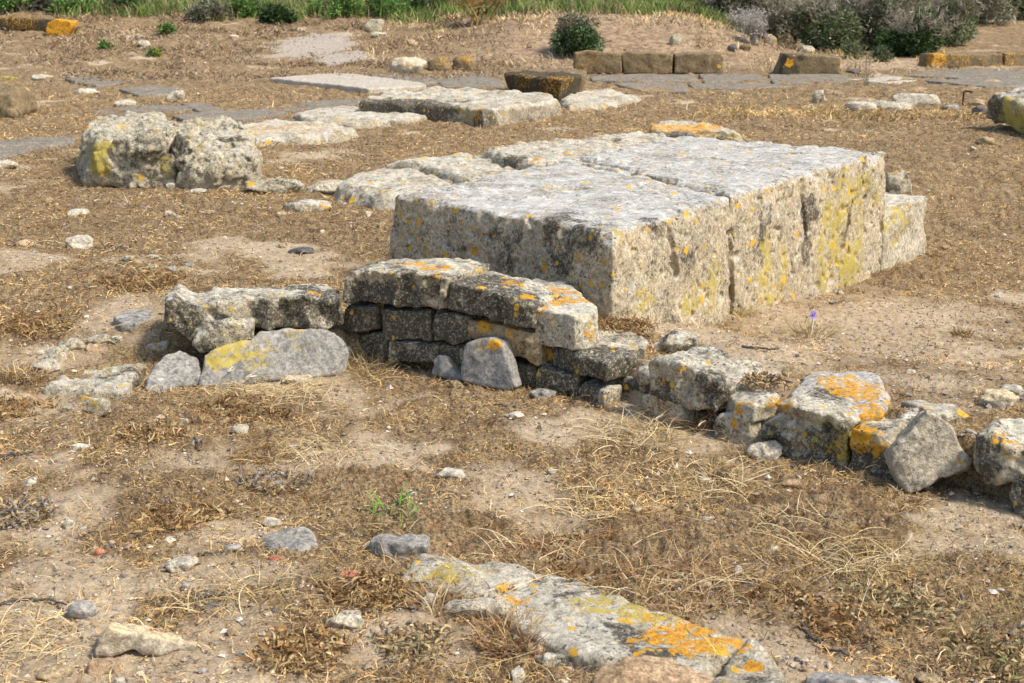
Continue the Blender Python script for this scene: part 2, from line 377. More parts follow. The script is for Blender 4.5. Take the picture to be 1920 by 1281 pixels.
SEED = [100]
def solid(name, f, lo, hi, vox, Rm, O, mat, label, cat, group=None, patches=(), amp=.02, scale=.2, fine=.004, cuts=(), kind=None, pits=0.0, layer=0.0, chip=.018, cutw=(), pitz=9.0):
    lo, hi = np.array(lo) - 2.5 * vox - amp, np.array(hi) + 2.5 * vox + amp
    n = np.ceil((hi - lo) / vox).astype(int) + 1
    g = np.meshgrid(*[lo[k] + vox * np.arange(n[k]) for k in range(3)], indexing='ij')
    P = np.stack([q.ravel() for q in g], 1).astype(np.float32)
    d = f(P).astype(np.float32)
    SEED[0] += 7; sd = SEED[0]
    edge = getattr(rounded, 'm', None) if not name.startswith('loose') else None
    if edge is not None and len(edge) != len(d): edge = None
    for a, b, r in list(cuts) + list(cutw):                                  # worn hollows: capsules taken out of the solid
        a, b = Rm.T @ (a - O), Rm.T @ (b - O); ab = b - a
        t = np.clip((P - a) @ ab / (ab @ ab + 1e-9), 0, 1)
        dc = np.linalg.norm(P - a - t[:, None] * ab, axis=1) - r
        kk = r * .5; hq = np.clip(.5 - .5 * (d + dc) / kk, 0, 1)
        d = d * (1 - hq) + (-dc) * hq + kk * hq * (1 - hq)
    bm = np.abs(d) < amp * 1.6 + 4 * vox
    Pb = P[bm]; W = Pb @ Rm.T.astype(np.float32) + O.astype(np.float32)
    e = amp * fbm(W / scale, 3, sd % 50, .55) + fine * fbm(W / .05, 2, 61, .7)
    if edge is not None and chip: e = e + chip * np.exp(np.clip(edge[bm], -.5, 0) / .045) * np.clip(fbm(W / .16, 3, sd % 37, .6) + .12, 0, 1)
    if layer: e = e + layer * pn(np.stack([W[:, 0] * 2.5, W[:, 1] * 2.5, W[:, 2] * 22], 1), sd % 40)
    if pits: e = e + pits * sstep(pitz, pitz - .05, W[:, 2]) * np.clip(pn(W / .07, 71) + .35 * pn(W / .03, 72) - .22, 0, 1)
    d[bm] += e
    V, Q = nets(d.reshape(n), lo, vox)
    Wv = V @ Rm.T + O
    lich = np.zeros((len(V), 3), np.float32)
    if patches:
        px, py, dep = project(Wv)
        for cx, cy, r, ch, st in patches:
            q = np.hypot(px - cx, py - cy); s = q < max(7, q.min() + 3)
            dm = dep[s].min(); c = Wv[s & (dep < dm + .06)].mean(0)
            k = 1 - sstep(r * .45, r, np.linalg.norm(Wv - c, axis=1) + .35 * r * fbm(Wv / (r * .6), 2, 5))
            lich[:, 'oyd'.index(ch)] = np.maximum(lich[:, 'oyd'.index(ch)], st * k)
    o = mesh_np(name, V, Q, M[mat], True, lich, 'lich')
    o.matrix_world = Matrix([[*Rm[0], O[0]], [*Rm[1], O[1]], [*Rm[2], O[2]], [0, 0, 0, 1]])
    return tag(o, label, cat, group, kind or 'thing')

def voxel(dist, k=1.25, lo=.0042): return max(lo, dist / 1422 * k)
def rounded(a, b, r):
    rounded.m = np.minimum(a, b)
    a, b = a + r, b + r
    return np.minimum(np.maximum(a, b), 0) + np.sqrt(np.maximum(a, 0) ** 2 + np.maximum(b, 0) ** 2) - r

def wall_plane(a, b, z0):
    A, B = on_z(*a, z0), on_z(*b, z0); ex = B - A; ex[2] = 0; ex /= np.linalg.norm(ex)
    ey = np.array([-ex[1], ex[0], 0]); return A, ex, ey
def FF(name, poly, plane, t, mat, label, cat='stone', lean=0.0, r=.02, back=0.0, off=0.0, amp=.014, scale=.14, cutpx=(), taper=0.0, vk=1.25, **kw):
    """a stone given by the outline of its front face, standing in an upright (or leaning) plane, t metres thick"""
    if plane is None:
        cx = np.mean([p[0] for p in poly]); by = max(p[1] for p in poly)
        G = gp(cx, by - 3); ex = np.array([1.0, 0, 0]); ex = np.array([G[1], -G[0], 0]) / np.hypot(G[0], G[1]); ey = np.array([-ex[1], ex[0], 0]); A = G
    elif isinstance(plane[0], tuple) and len(plane) == 2 and not isinstance(plane[0][0], np.ndarray):
        a, b = gp(*plane[0]), gp(*plane[1]); ex = b - a; ex[2] = 0; ex /= np.linalg.norm(ex); ey = np.array([-ex[1], ex[0], 0]); A = a
    else: A, ex, ey = plane
    A = A + ey * off
    ez = np.array([0, 0, 1.0]) * math.cos(lean) + ey * math.sin(lean); eyl = np.cross(ez, ex)
    W = np.array([on_plane(*p, A, eyl) for p in poly])
    O = np.array([*W[:, :2].mean(0), W[:, 2].min()]); O = O - eyl * np.dot(O - A, eyl)
    Rm = np.stack([ex, eyl, ez], 1)
    L = (W - O) @ Rm; P2 = L[:, [0, 2]]
    dist = np.linalg.norm(W.mean(0) - CO); vox = voxel(dist, vk)
    def f(P):
        d2 = poly_sd(P[:, 0], P[:, 2], P2) + taper * np.maximum(P[:, 1], 0) + back * np.maximum(P[:, 1], 0) * (P[:, 2] > 0)
        return rounded(d2, np.abs(P[:, 1] - t / 2) - t / 2, r)
    lo = (P2[:, 0].min(), 0, P2[:, 1].min()); hi = (P2[:, 0].max(), t, P2[:, 1].max())
    cuts = [(on_plane(*c[0], A + eyl * c[3], eyl), on_plane(*c[1], A + eyl * c[3], eyl), c[2]) for c in cutpx]
    return solid(name, f, lo, hi, vox, Rm, O, mat, label, cat, amp=amp, scale=scale, cuts=cuts, **kw)
def TT(name, poly, z, zb, mat, label, cat='stone', taper=.05, r=.02, tilt=(0, 0), amp=.014, scale=.16, cutpx=(), world=None, vk=1.25, rel=False, **kw):
    """a stone given by the outline of its top face at height z, going down to zb"""
    if rel:
        c = gp(np.mean([p[0] for p in poly]), np.mean([p[1] for p in poly])); z, zb = c[2] + z, c[2] + zb
    W = np.array(world) if world is not None else np.array([on_z(*p, z) for p in poly])
    O = np.array([W[:, 0].mean(), W[:, 1].mean(), zb]); P2 = W[:, :2] - O[:2]; H = z - zb
    dist = np.linalg.norm(W.mean(0) - CO); vox = voxel(dist, vk)
    def f(P):
        top = P[:, 2] - H - tilt[0] * P[:, 0] - tilt[1] * P[:, 1]
        d2 = poly_sd(P[:, 0], P[:, 1], P2) - taper * np.maximum(H - P[:, 2], 0)
        return rounded(d2, np.maximum(top, -P[:, 2]), r)
    e = max(0, taper * H); rx = np.abs(P2).max(); tz = abs(tilt[0]) * rx + abs(tilt[1]) * rx
    lo = (P2[:, 0].min() - e, P2[:, 1].min() - e, 0); hi = (P2[:, 0].max() + e, P2[:, 1].max() + e, H + tz)
    cuts = [(on_z(*c[0], z + c[3]), on_z(*c[1], z + c[3]), c[2]) for c in cutpx]
    return solid(name, f, lo, hi, vox, np.eye(3), O, mat, label, cat, amp=amp, scale=scale, cuts=cuts, **kw)
def LL(name, box, mat, label, cat='stone', depth=.75, sharp=9, amp=None, z=None, hmax=1.3, flat=None, yaw=None, vk=1.1, **kw):
    """a loose lump: a worn polytope filling the picture box x0,y0,x1,y1 from its foot on the ground"""
    x0, y0, x1, y1 = box; cx = (x0 + x1) / 2
    G = gp(cx, y1) if z is None else on_z(cx, y1, z)
    dist = np.linalg.norm(G - CO); m = dist / F; wd = (x1 - x0) * m; hp = (y1 - y0) * m
    al = math.asin((CAM_H - G[2]) / dist); dp = depth * wd
    H = (hp - dp * math.sin(al) * .75) / math.cos(al); H = min(max(H, .28 * wd), hmax * wd)
    if flat: H = flat * wd
    dp = max(min(dp, (hp - H * math.cos(al) * .8) / max(math.sin(al), .05)), .4 * wd)
    v = np.array([G[0], G[1]]) / np.hypot(G[0], G[1])
    O = np.array([G[0] + v[0] * dp * .5, G[1] + v[1] * dp * .5, 0]); O[2] = (hh(O[0], O[1])[0] if z is None else z) - .27 * H
    yw = -math.atan2(v[0], v[1]); Rm = np.array([[math.cos(yw), -math.sin(yw), 0], [math.sin(yw), math.cos(yw), 0], [0, 0, 1]])
    S = np.array([wd / 2, dp / 2, H * .56]); R_ = np.random.default_rng(int(x0 * 7 + y0 * 13 + x1))
    N = R_.normal(size=(sharp + 8, 3)); N /= np.linalg.norm(N, axis=1)[:, None]; K = R_.uniform(.74, 1.0, len(N))
    N = np.concatenate([N, [[1, 0, 0], [-1, 0, 0], [0, 1, 0], [0, -1, 0], [0, 0, 1], [0, 0, -1]]]); K = np.concatenate([K, [.97, .97, .95, .95, .93, .95]])
    vox = min(voxel(dist, vk, .003), max(min(wd, H) / 11, .0025))
    def f(P):
        q = (P - np.array([0, 0, H * .5])) / S; d = np.full(len(P), -1e9)
        for nn, k in zip(N, K):
            e = q @ nn - k; hq = np.clip(.5 + .5 * (e - d) / .09, 0, 1); d = d * (1 - hq) + e * hq + .09 * hq * (1 - hq)
        return np.maximum(d, np.linalg.norm(q, axis=1) - 1.12) * S.min()
    a = amp if amp is not None else .035 * min(wd, 2 * H)
    return solid(name, f, -S * [1.1, 1.1, 0] + [0, 0, -H * .1], S * [1.1, 1.1, 0] + [0, 0, H * 1.1], vox, Rm, O, mat, label, cat, amp=a, scale=max(wd * .35, .03), fine=min(.004, .02 * wd), **kw)

# ------------------------------------------------------------------ the great block platform
N0 = on_z(1150, 607, 0)
_zs = np.linspace(.2, .7, 501); _py = project(np.array([[N0[0], N0[1] + .0, z] for z in _zs]))[1]
ZT = float(_zs[np.argmin(np.abs(_py - 432))])
Nn, Ll, Rr = (on_z(*p, ZT) for p in ((1150, 434), (737, 364), (1660, 287)))
Bb = Ll + (Rr - Nn) * .93
def lerp(a, b, t): return a + (b - a) * t
jr = float(np.dot(on_z(1387, 372, ZT) - Nn, Rr - Nn) / np.dot(Rr - Nn, Rr - Nn)); jl = .55
J0, J1 = lerp(Nn, Rr, jr), lerp(Ll, Bb, jl)
u_ = (Rr - Nn) / np.linalg.norm(Rr - Nn)
Jm = lerp(J0, J1, .45) + .05 * u_
Jq, Jr = lerp(J0, Jm, .55) - .03 * u_, lerp(Jm, J1, .5) + .03 * u_
OS = 'o'
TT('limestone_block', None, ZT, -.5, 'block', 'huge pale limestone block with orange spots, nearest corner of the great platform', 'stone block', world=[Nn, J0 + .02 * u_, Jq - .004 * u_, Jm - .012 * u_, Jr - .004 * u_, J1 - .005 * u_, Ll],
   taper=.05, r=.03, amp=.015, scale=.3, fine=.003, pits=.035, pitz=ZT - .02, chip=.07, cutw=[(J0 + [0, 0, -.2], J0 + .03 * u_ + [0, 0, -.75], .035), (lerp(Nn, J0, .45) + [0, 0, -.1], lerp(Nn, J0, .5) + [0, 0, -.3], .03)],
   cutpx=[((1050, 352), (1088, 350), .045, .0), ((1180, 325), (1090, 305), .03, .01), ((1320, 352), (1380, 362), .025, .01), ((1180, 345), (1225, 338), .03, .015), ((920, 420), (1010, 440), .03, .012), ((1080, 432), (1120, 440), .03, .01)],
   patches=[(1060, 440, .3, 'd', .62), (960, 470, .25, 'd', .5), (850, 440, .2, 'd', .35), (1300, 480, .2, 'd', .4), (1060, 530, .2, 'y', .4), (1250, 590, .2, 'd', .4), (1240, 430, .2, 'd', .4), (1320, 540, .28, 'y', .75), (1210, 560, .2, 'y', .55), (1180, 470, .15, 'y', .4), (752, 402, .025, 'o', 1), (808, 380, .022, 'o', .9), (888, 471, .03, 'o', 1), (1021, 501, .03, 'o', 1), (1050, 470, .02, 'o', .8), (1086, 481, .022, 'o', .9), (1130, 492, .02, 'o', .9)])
TT('limestone_block', None, ZT + .012, -.55, 'block', 'long pale limestone block forming the rear of the great platform', 'stone block', world=[J0 - .008 * u_, Rr, Bb, J1 + .006 * u_, Jr + .004 * u_, Jm + .012 * u_, Jq + .003 * u_],
   taper=.04, r=.032, amp=.016, scale=.3, fine=.003, pits=.045, pitz=ZT - .02, chip=.07, cutw=[(J0 + [0, 0, -.2], J0 + .03 * u_ + [0, 0, -.75], .035), (lerp(J0, Rr, .42) + [0, 0, -.04], lerp(J0, Rr, .44) + [0, 0, -.35], .018), (lerp(J0, Rr, .75) + [0, 0, -.25], lerp(J0, Rr, .7) + [0, 0, -.5], .03)],
   cutpx=[((1205, 332), (1250, 331), .055, .01), ((1300, 297), (1345, 297), .035, .005), ((1488, 288), (1502, 288), .035, .005), ((1380, 355), (1260, 338), .022, .012), ((1390, 580), (1388, 480), .015, -.25)],
   patches=[(1515, 400, .14, 'd', .75), (1510, 470, .14, 'd', .6), (1585, 400, .4, 'y', .8), (1560, 470, .4, 'y', .8), (1450, 520, .35, 'y', .75), (1440, 440, .3, 'd', .3), (1605, 470, .35, 'y', .8), (1630, 380, .25, 'y', .7), (1620, 330, .2, 'd', .5)])
_n = (Ll - Nn) / np.linalg.norm(Ll - Nn); _r = np.array([Rr[0], Rr[1], .05]) - .03 * _n
TT('limestone_block', None, .05, -.55, 'pale', 'low yellow stained block abutting the far right end of the great platform', 'stone block', world=[_r - .01 * u_, _r + .80 * u_, _r + .84 * u_ + .45 * _n, _r + .45 * _n], amp=.015, taper=.03, pits=.01,
   chip=.05, patches=[(1690, 420, .25, 'y', .95), (1660, 450, .2, 'y', .8), (1690, 385, .12, 'o', .45), (1700, 415, .08, 'o', .5)])
LL('rubble_stone', (1655, 310, 1707, 365), 'wall', 'pitted dark grey stone poking out behind the right end of the platform', patches=[(1682, 325, .05, 'o', .6)])
# low slabs behind the platform
TT('stone_slab', [(640, 338), (660, 325), (735, 308), (770, 312), (850, 340), (845, 352), (765, 362), (720, 362), (650, 350)], .10, -.05, 'slab', 'low rounded slab at the left foot of the great platform', 'slab', taper=.6, r=.05, amp=.02)
TT('stone_slab', [(728, 302), (790, 294), (880, 286), (965, 305), (985, 318), (880, 338), (840, 322), (790, 308)], .15, -.05, 'slab', 'grey slab with small orange specks, second of the slabs behind the platform', 'slab', taper=.3, r=.04, amp=.02)
TT('stone_slab', [(908, 280), (1000, 264), (1110, 256), (1185, 248), (1250, 252), (1260, 275), (1100, 300), (1000, 303), (955, 296)], .22, -.05, 'slab', 'long grey slab with dark front lip, highest of the slabs behind the platform', 'slab', taper=.2, r=.04, amp=.025, patches=[(1140, 262, .12, 'o', .5), (1005, 297, .06, 'o', .9), (960, 290, .2, 'd', .7), (1160, 256, .1, 'd', .6)])
TT('stone_slab', [(1218, 236), (1240, 226), (1300, 227), (1350, 236), (1392, 250), (1385, 258), (1300, 256), (1230, 250)], .12, -.05, 'slab', 'flat slab crusted orange with lichen just behind the platform', 'slab', taper=.15, r=.03, amp=.025, patches=[(1270, 234, .6, 'o', .75), (1310, 240, .4, 'o', .6), (1290, 250, .5, 'd', .9), (1350, 248, .3, 'y', .6)])

# ------------------------------------------------------------------ the low retaining wall in front
P1 = wall_plane((700, 690), (1130, 757), ZL)
P0 = wall_plane((310, 712), (700, 692), ZL)
P2 = wall_plane((1130, 757), (1440, 845), ZL)
P3 = wall_plane((1440, 845), (1900, 945), ZL)
G1 = 'wall stones'
FF('wall_stone', [(310, 612), (312, 567), (330, 558), (368, 574), (400, 566), (480, 563), (560, 557), (640, 562), (645, 610), (600, 626), (480, 622), (420, 616), (357, 646), (330, 628)], P0, .30, 'wall', 'long grey stone with dark diagonal grooves topping the left end of the wall', amp=.011, off=.02, r=.014, chip=.035, vk=1.0,
   cutpx=[((478, 575), (472, 620), .055, -.004), ((520, 572), (545, 620), .045, -.004), ((560, 575), (560, 620), .038, -.004), ((590, 580), (640, 615), .044, -.004), ((400, 590), (420, 606), .02, 0)],
   patches=[(330, 600, .12, 'd', .9), (560, 600, .25, 'd', .6), (640, 590, .2, 'd', .6), (365, 600, .06, 'y', .6), (590, 548, .06, 'o', .6)])
LL('rubble_stone', (300, 546, 342, 578), 'white', 'small whitish stone on the left corner of the wall', z=-.03)
FF('wall_stone', [(632, 566), (634, 524), (655, 510), (740, 508), (800, 514), (838, 524), (833, 582), (760, 580), (700, 573), (640, 572)], P1, .38, 'wall', 'big rounded wall block with vertical grooves and an orange crusted back edge', amp=.010, off=.0, r=.012, chip=.03, vk=1.0,
   cutpx=[((672, 524), (668, 570), .05, -.004), ((697, 528), (694, 575), .044, -.004), ((720, 533), (722, 575), .038, -.004), ((762, 533), (755, 582), .05, -.004), ((806, 538), (800, 580), .044, -.004)],
   patches=[(780, 490, .10, 'o', .8), (815, 498, .10, 'o', .75), (735, 487, .08, 'o', .6), (820, 515, .07, 'o', .6), (690, 555, .12, 'd', .9), (760, 560, .16, 'd', .9)])
FF('wall_stone', [(838, 580), (840, 534), (855, 532), (920, 547), (990, 567), (1003, 575), (999, 622), (960, 612), (880, 592)], P1, .30, 'wall', 'dark crusted wall block between the grooved block and the orange topped corner stone', amp=.010, off=.01, r=.01, chip=.025, vk=1.0, cutpx=[((930, 560), (940, 605), .012, 0)],
   patches=[(900, 565, .25, 'd', 1.2), (960, 590, .2, 'd', 1.1), (910, 535, .22, 'd', 1.0), (960, 525, .09, 'o', .7), (990, 555, .05, 'o', .8)])
TT('flat_stone', [(975, 532), (1000, 520), (1055, 522), (1094, 543), (1093, 553), (1040, 556), (1000, 552)], .17, .06, 'wall', 'thin flat stone spread with orange lichen behind the corner stone', amp=.01, r=.02, taper=.1, patches=[(1040, 540, .14, 'o', .75), (1010, 545, .1, 'o', .7), (1075, 545, .08, 'o', .7)])
TT('wall_stone', [(1001, 578), (1018, 554), (1085, 550), (1119, 572), (1121, 582), (1078, 590), (1040, 584)], .20, .036, 'pale', 'squared corner stone with a bright orange lichen cap', amp=.008, r=.014, vk=1.0, taper=.02, patches=[(1050, 562, .12, 'o', .85), (1095, 560, .08, 'o', .7), (1018, 575, .05, 'o', .75), (1035, 605, .03, 'o', .7), (1105, 620, .06, 'o', .6), (1010, 620, .07, 'd', .6)])
SM = 'stone'
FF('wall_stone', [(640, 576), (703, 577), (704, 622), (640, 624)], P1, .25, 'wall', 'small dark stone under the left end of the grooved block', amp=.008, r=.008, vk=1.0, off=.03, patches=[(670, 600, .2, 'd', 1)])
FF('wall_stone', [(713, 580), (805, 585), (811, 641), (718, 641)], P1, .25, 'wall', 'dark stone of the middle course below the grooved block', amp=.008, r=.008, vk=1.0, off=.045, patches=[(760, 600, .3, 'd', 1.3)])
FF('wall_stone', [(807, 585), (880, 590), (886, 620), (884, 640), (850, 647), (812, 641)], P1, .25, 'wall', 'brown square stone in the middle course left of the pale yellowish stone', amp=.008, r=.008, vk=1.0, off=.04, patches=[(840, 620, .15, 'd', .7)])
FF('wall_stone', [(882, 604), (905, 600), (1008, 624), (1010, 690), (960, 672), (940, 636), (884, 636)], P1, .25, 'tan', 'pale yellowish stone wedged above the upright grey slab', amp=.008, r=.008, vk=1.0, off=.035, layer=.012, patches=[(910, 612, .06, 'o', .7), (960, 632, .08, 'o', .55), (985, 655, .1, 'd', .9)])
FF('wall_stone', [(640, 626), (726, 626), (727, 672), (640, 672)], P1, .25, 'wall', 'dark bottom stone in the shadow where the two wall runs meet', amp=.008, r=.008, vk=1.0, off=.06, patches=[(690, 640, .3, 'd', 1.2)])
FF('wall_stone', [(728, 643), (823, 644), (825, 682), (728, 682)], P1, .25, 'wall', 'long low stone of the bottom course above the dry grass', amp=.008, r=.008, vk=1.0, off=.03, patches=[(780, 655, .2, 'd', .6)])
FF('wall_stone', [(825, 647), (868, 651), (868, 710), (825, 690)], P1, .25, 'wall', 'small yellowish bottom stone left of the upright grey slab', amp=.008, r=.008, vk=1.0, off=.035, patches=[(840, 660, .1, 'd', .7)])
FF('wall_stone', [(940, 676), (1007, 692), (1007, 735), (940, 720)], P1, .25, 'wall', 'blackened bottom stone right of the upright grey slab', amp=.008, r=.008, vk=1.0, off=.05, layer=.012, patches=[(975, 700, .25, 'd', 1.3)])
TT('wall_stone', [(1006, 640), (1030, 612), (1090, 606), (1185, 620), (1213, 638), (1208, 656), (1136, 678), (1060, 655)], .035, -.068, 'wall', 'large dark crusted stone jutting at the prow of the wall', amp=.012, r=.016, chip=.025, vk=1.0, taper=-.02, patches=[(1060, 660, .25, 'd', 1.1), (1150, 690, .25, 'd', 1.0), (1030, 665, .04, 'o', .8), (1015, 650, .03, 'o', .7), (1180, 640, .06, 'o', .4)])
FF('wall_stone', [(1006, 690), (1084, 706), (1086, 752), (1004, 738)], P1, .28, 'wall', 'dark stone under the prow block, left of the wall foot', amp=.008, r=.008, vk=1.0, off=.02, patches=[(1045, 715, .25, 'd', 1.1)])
TT('wall_stone', [(1085, 715), (1120, 700), (1180, 705), (1165, 722), (1133, 733)], -.085, -.25, 'wall', 'pointed stone at the very foot of the prow', amp=.008, r=.01, vk=1.0, taper=.03, patches=[(1105, 735, .1, 'd', .8)])
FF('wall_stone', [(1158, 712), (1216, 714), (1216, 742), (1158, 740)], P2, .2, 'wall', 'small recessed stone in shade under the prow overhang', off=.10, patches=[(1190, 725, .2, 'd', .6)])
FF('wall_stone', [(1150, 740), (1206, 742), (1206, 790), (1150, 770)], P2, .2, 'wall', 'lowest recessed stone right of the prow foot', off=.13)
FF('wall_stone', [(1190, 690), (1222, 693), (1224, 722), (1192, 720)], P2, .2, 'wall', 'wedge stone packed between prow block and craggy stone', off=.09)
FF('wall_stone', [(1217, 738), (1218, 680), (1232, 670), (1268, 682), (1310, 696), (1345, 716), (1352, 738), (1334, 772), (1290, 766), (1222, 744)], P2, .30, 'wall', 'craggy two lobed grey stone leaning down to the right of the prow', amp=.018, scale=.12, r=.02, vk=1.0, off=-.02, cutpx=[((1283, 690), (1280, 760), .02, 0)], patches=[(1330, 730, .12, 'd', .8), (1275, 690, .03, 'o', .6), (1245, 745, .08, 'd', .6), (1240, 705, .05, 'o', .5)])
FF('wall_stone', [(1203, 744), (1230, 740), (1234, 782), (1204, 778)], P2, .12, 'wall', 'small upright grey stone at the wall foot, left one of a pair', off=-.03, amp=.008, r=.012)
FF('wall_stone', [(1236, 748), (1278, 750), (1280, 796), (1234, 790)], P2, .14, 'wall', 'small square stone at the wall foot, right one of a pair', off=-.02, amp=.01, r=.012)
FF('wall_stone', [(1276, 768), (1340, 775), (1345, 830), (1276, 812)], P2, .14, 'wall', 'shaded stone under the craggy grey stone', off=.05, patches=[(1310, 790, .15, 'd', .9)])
LL('rubble_stone', (1238, 608, 1312, 662), 'wall', 'rounded grey rubble stone lying just behind the craggy stone', z=.0, patches=[(1255, 620, .05, 'd', .9), (1290, 635, .03, 'o', .5)])
LL('rubble_stone', (1214, 636, 1262, 664), 'pale', 'small pale stone between the prow block and the craggy stone', z=-.02)
LL('rubble_stone', (1250, 655, 1300, 682), 'tan', 'small half buried tan stone on the rim behind the craggy stone', z=-.03)
LL('rubble_stone', (1334, 668, 1385, 700), 'tan', 'low brown stone with one orange spot on the wall rim', z=-.03, patches=[(1375, 674, .02, 'o', .9)])
TT('flat_stone', [(1364, 736), (1380, 722), (1440, 724), (1463, 736), (1460, 750), (1415, 758), (1372, 752)], .01, -.085, 'pale', 'sandy topped squarish stone beside the big lichened block', amp=.012, r=.022, taper=-.08, patches=[(1390, 765, .05, 'o', .6), (1440, 770, .09, 'y', .9), (1450, 755, .05, 'o', .65)])
FF('wall_stone', [(1338, 800), (1345, 775), (1365, 770), (1405, 792), (1410, 850), (1338, 830)], P2, .2, 'wall', 'grey stone with an orange patch under the sandy topped stone', off=-.02, amp=.016, patches=[(1378, 790, .03, 'o', .9)])
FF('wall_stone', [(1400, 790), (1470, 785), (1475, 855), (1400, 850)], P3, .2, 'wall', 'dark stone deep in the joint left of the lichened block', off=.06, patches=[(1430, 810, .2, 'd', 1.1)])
LL('rubble_stone', (1372, 680, 1424, 712), 'white', 'whitish rubble stone behind the sandy topped stone', z=-.02)
LL('rubble_stone', (1368, 702, 1420, 728), 'white', 'lower white stone resting on the sandy topped stone', z=-.01)
LL('rubble_stone', (1420, 688, 1466, 722), 'wall', 'lichen flecked stone carrying a clump of dead weed on the wall rim', z=-.02, patches=[(1440, 692, .05, 'o', .5)])
LL('rubble_stone', (1464, 676, 1508, 716), 'tan', 'reddish brown stone with yellow edge behind the lichened block', z=-.02, patches=[(1470, 700, .06, 'y', .9), (1490, 690, .03, 'o', .4)])
TT('wall_stone', [(1480, 744), (1494, 712), (1515, 694), (1570, 690), (1640, 698), (1668, 728), (1671, 748), (1656, 774), (1592, 778), (1530, 762)], .03, -.085, 'block', 'big rounded block ablaze with orange lichen near the right end of the wall', amp=.012, r=.022, vk=1.0, taper=.0,
   patches=[(1580, 715, .16, 'o', .72), (1610, 735, .18, 'o', .8), (1560, 720, .1, 'o', .55), (1640, 745, .10, 'o', .62), (1600, 768, .14, 'o', .8), (1630, 775, .12, 'o', .8), (1540, 700, .08, 'o', .45), (1645, 715, .07, 'o', .5), (1620, 790, .06, 'o', .9), (1500, 728, .06, 'o', .5), (1500, 745, .05, 'o', .55), (1560, 735, .1, 'd', .8), (1530, 780, .12, 'd', .5), (1615, 770, .1, 'o', .7), (1580, 780, .06, 'o', .6), (1650, 765, .06, 'o', .6)])
FF('wall_stone', [(1418, 850), (1425, 800), (1450, 770), (1480, 752), (1540, 775), (1588, 790), (1590, 900), (1540, 890), (1450, 880)], P3, .26, 'wall', 'bulging brown grey stone with layered cracks below the lichened block', amp=.010, r=.015, vk=1.0, off=-.03, layer=.024, patches=[(1560, 820, .15, 'y', .6), (1468, 758, .06, 'o', .7), (1455, 790, .1, 'y', .5), (1565, 850, .15, 'd', 1.0), (1440, 830, .1, 'd', .5)], cutpx=[((1458, 785), (1445, 860), .024, -.005), ((1500, 775), (1496, 870), .018, -.005), ((1552, 790), (1556, 880), .022, -.005)])
FF('wall_stone', [(1590, 800), (1660, 815), (1674, 850), (1668, 930), (1592, 915)], P3, .26, 'wall', 'square dark stone with orange flecks under the right corner of the lichened block', amp=.010, r=.012, vk=1.0, off=-.025, layer=.015, patches=[(1612, 818, .10, 'o', .85), (1640, 830, .07, 'o', .7), (1600, 850, .05, 'o', .5), (1630, 880, .12, 'd', 1), (1592, 830, .08, 'y', .8)])
FF('wall_stone', [(1655, 860), (1660, 806), (1690, 788), (1738, 792), (1742, 860)], P3, .2, 'pale', 'crumbly pale grey stone wedged behind the leaning rock', amp=.025, r=.04, off=.16)
LL('rubble_stone', (1690, 756, 1740, 792), 'wall', 'dark topped stone peeping over the leaning rock', z=-.02)
FF('leaning_rock', [(1662, 852), (1668, 842), (1700, 815), (1722, 785), (1738, 766), (1765, 778), (1790, 800), (1806, 838), (1829, 864), (1818, 884), (1770, 900), (1735, 918), (1706, 936), (1690, 918), (1676, 890)], ((1640, 922), (1830, 936)), .16, 'bare', 'large bare angular rock leaning against the right end of the wall', lean=.3, amp=.011, scale=.2, r=.016, patches=[(1812, 868, .05, 'o', .4), (1802, 872, .05, 'y', .7)])
TT('flat_stone', [(1690, 748), (1730, 745), (1790, 760), (1822, 768), (1812, 780), (1745, 775)], .03, -.05, 'slab', 'thin pale flat stone lying behind the leaning rock', amp=.012, r=.015)
FF('wall_stone', [(1812, 860), (1820, 828), (1845, 815), (1905, 840), (1960, 850), (1960, 905), (1900, 900), (1850, 915), (1822, 890)], P3, .3, 'wall', 'rugged lichened stone right of the leaning rock at the photo edge', amp=.025, r=.04, off=-.03, patches=[(1880, 822, .08, 'o', .6), (1850, 850, .1, 'd', .7), (1900, 845, .06, 'o', .5)])
FF('wall_stone', [(1884, 945), (1890, 905), (1915, 885), (1990, 880), (1990, 1000), (1890, 985)], ((1884, 960), (1990, 985)), .3, 'wall', 'grey lichen spotted block in the lower corner of the right wall end', amp=.02, r=.05, patches=[(1910, 890, .05, 'o', .5), (1900, 930, .15, 'd', .7)])
# upright slabs and stones against the wall
FF('basalt_slab', [(375, 700), (380, 662), (425, 645), (470, 634), (492, 618), (560, 613), (600, 612), (630, 622), (648, 642), (657, 664), (646, 704), (560, 714), (480, 718), (430, 736), (370, 728)], ((270, 735), (700, 700)), .11, 'grey', 'long smooth grey slab with a broad yellow lichen band leaning on the wall', 'slab', lean=.45, amp=.010, r=.018, scale=.2, patches=[(430, 655, .16, 'y', 1.1), (480, 648, .17, 'y', 1.05), (530, 636, .16, 'y', 1.0), (565, 628, .12, 'y', .85), (395, 668, .12, 'y', 1.0), (558, 612, .05, 'o', .6), (600, 640, .06, 'y', .5)])
FF('basalt_slab', [(268, 730), (284, 690), (310, 660), (350, 655), (372, 668), (378, 712), (330, 725), (300, 742)], ((250, 738), (400, 725)), .07, 'grey', 'smaller broken grey slab at the left end of the long grey slab', 'slab', lean=.85, amp=.012, r=.015, scale=.1, patches=[(325, 690, .06, 'y', .6)])
FF('wall_stone', [(355, 650), (368, 625), (390, 610), (435, 602), (478, 606), (478, 650), (420, 660), (375, 665)], P0, .15, 'slab', 'brownish stone wedged above the long grey slab', off=-.05, amp=.014, r=.03, patches=[(440, 620, .08, 'y', .6), (420, 625, .2, 'd', .3)])
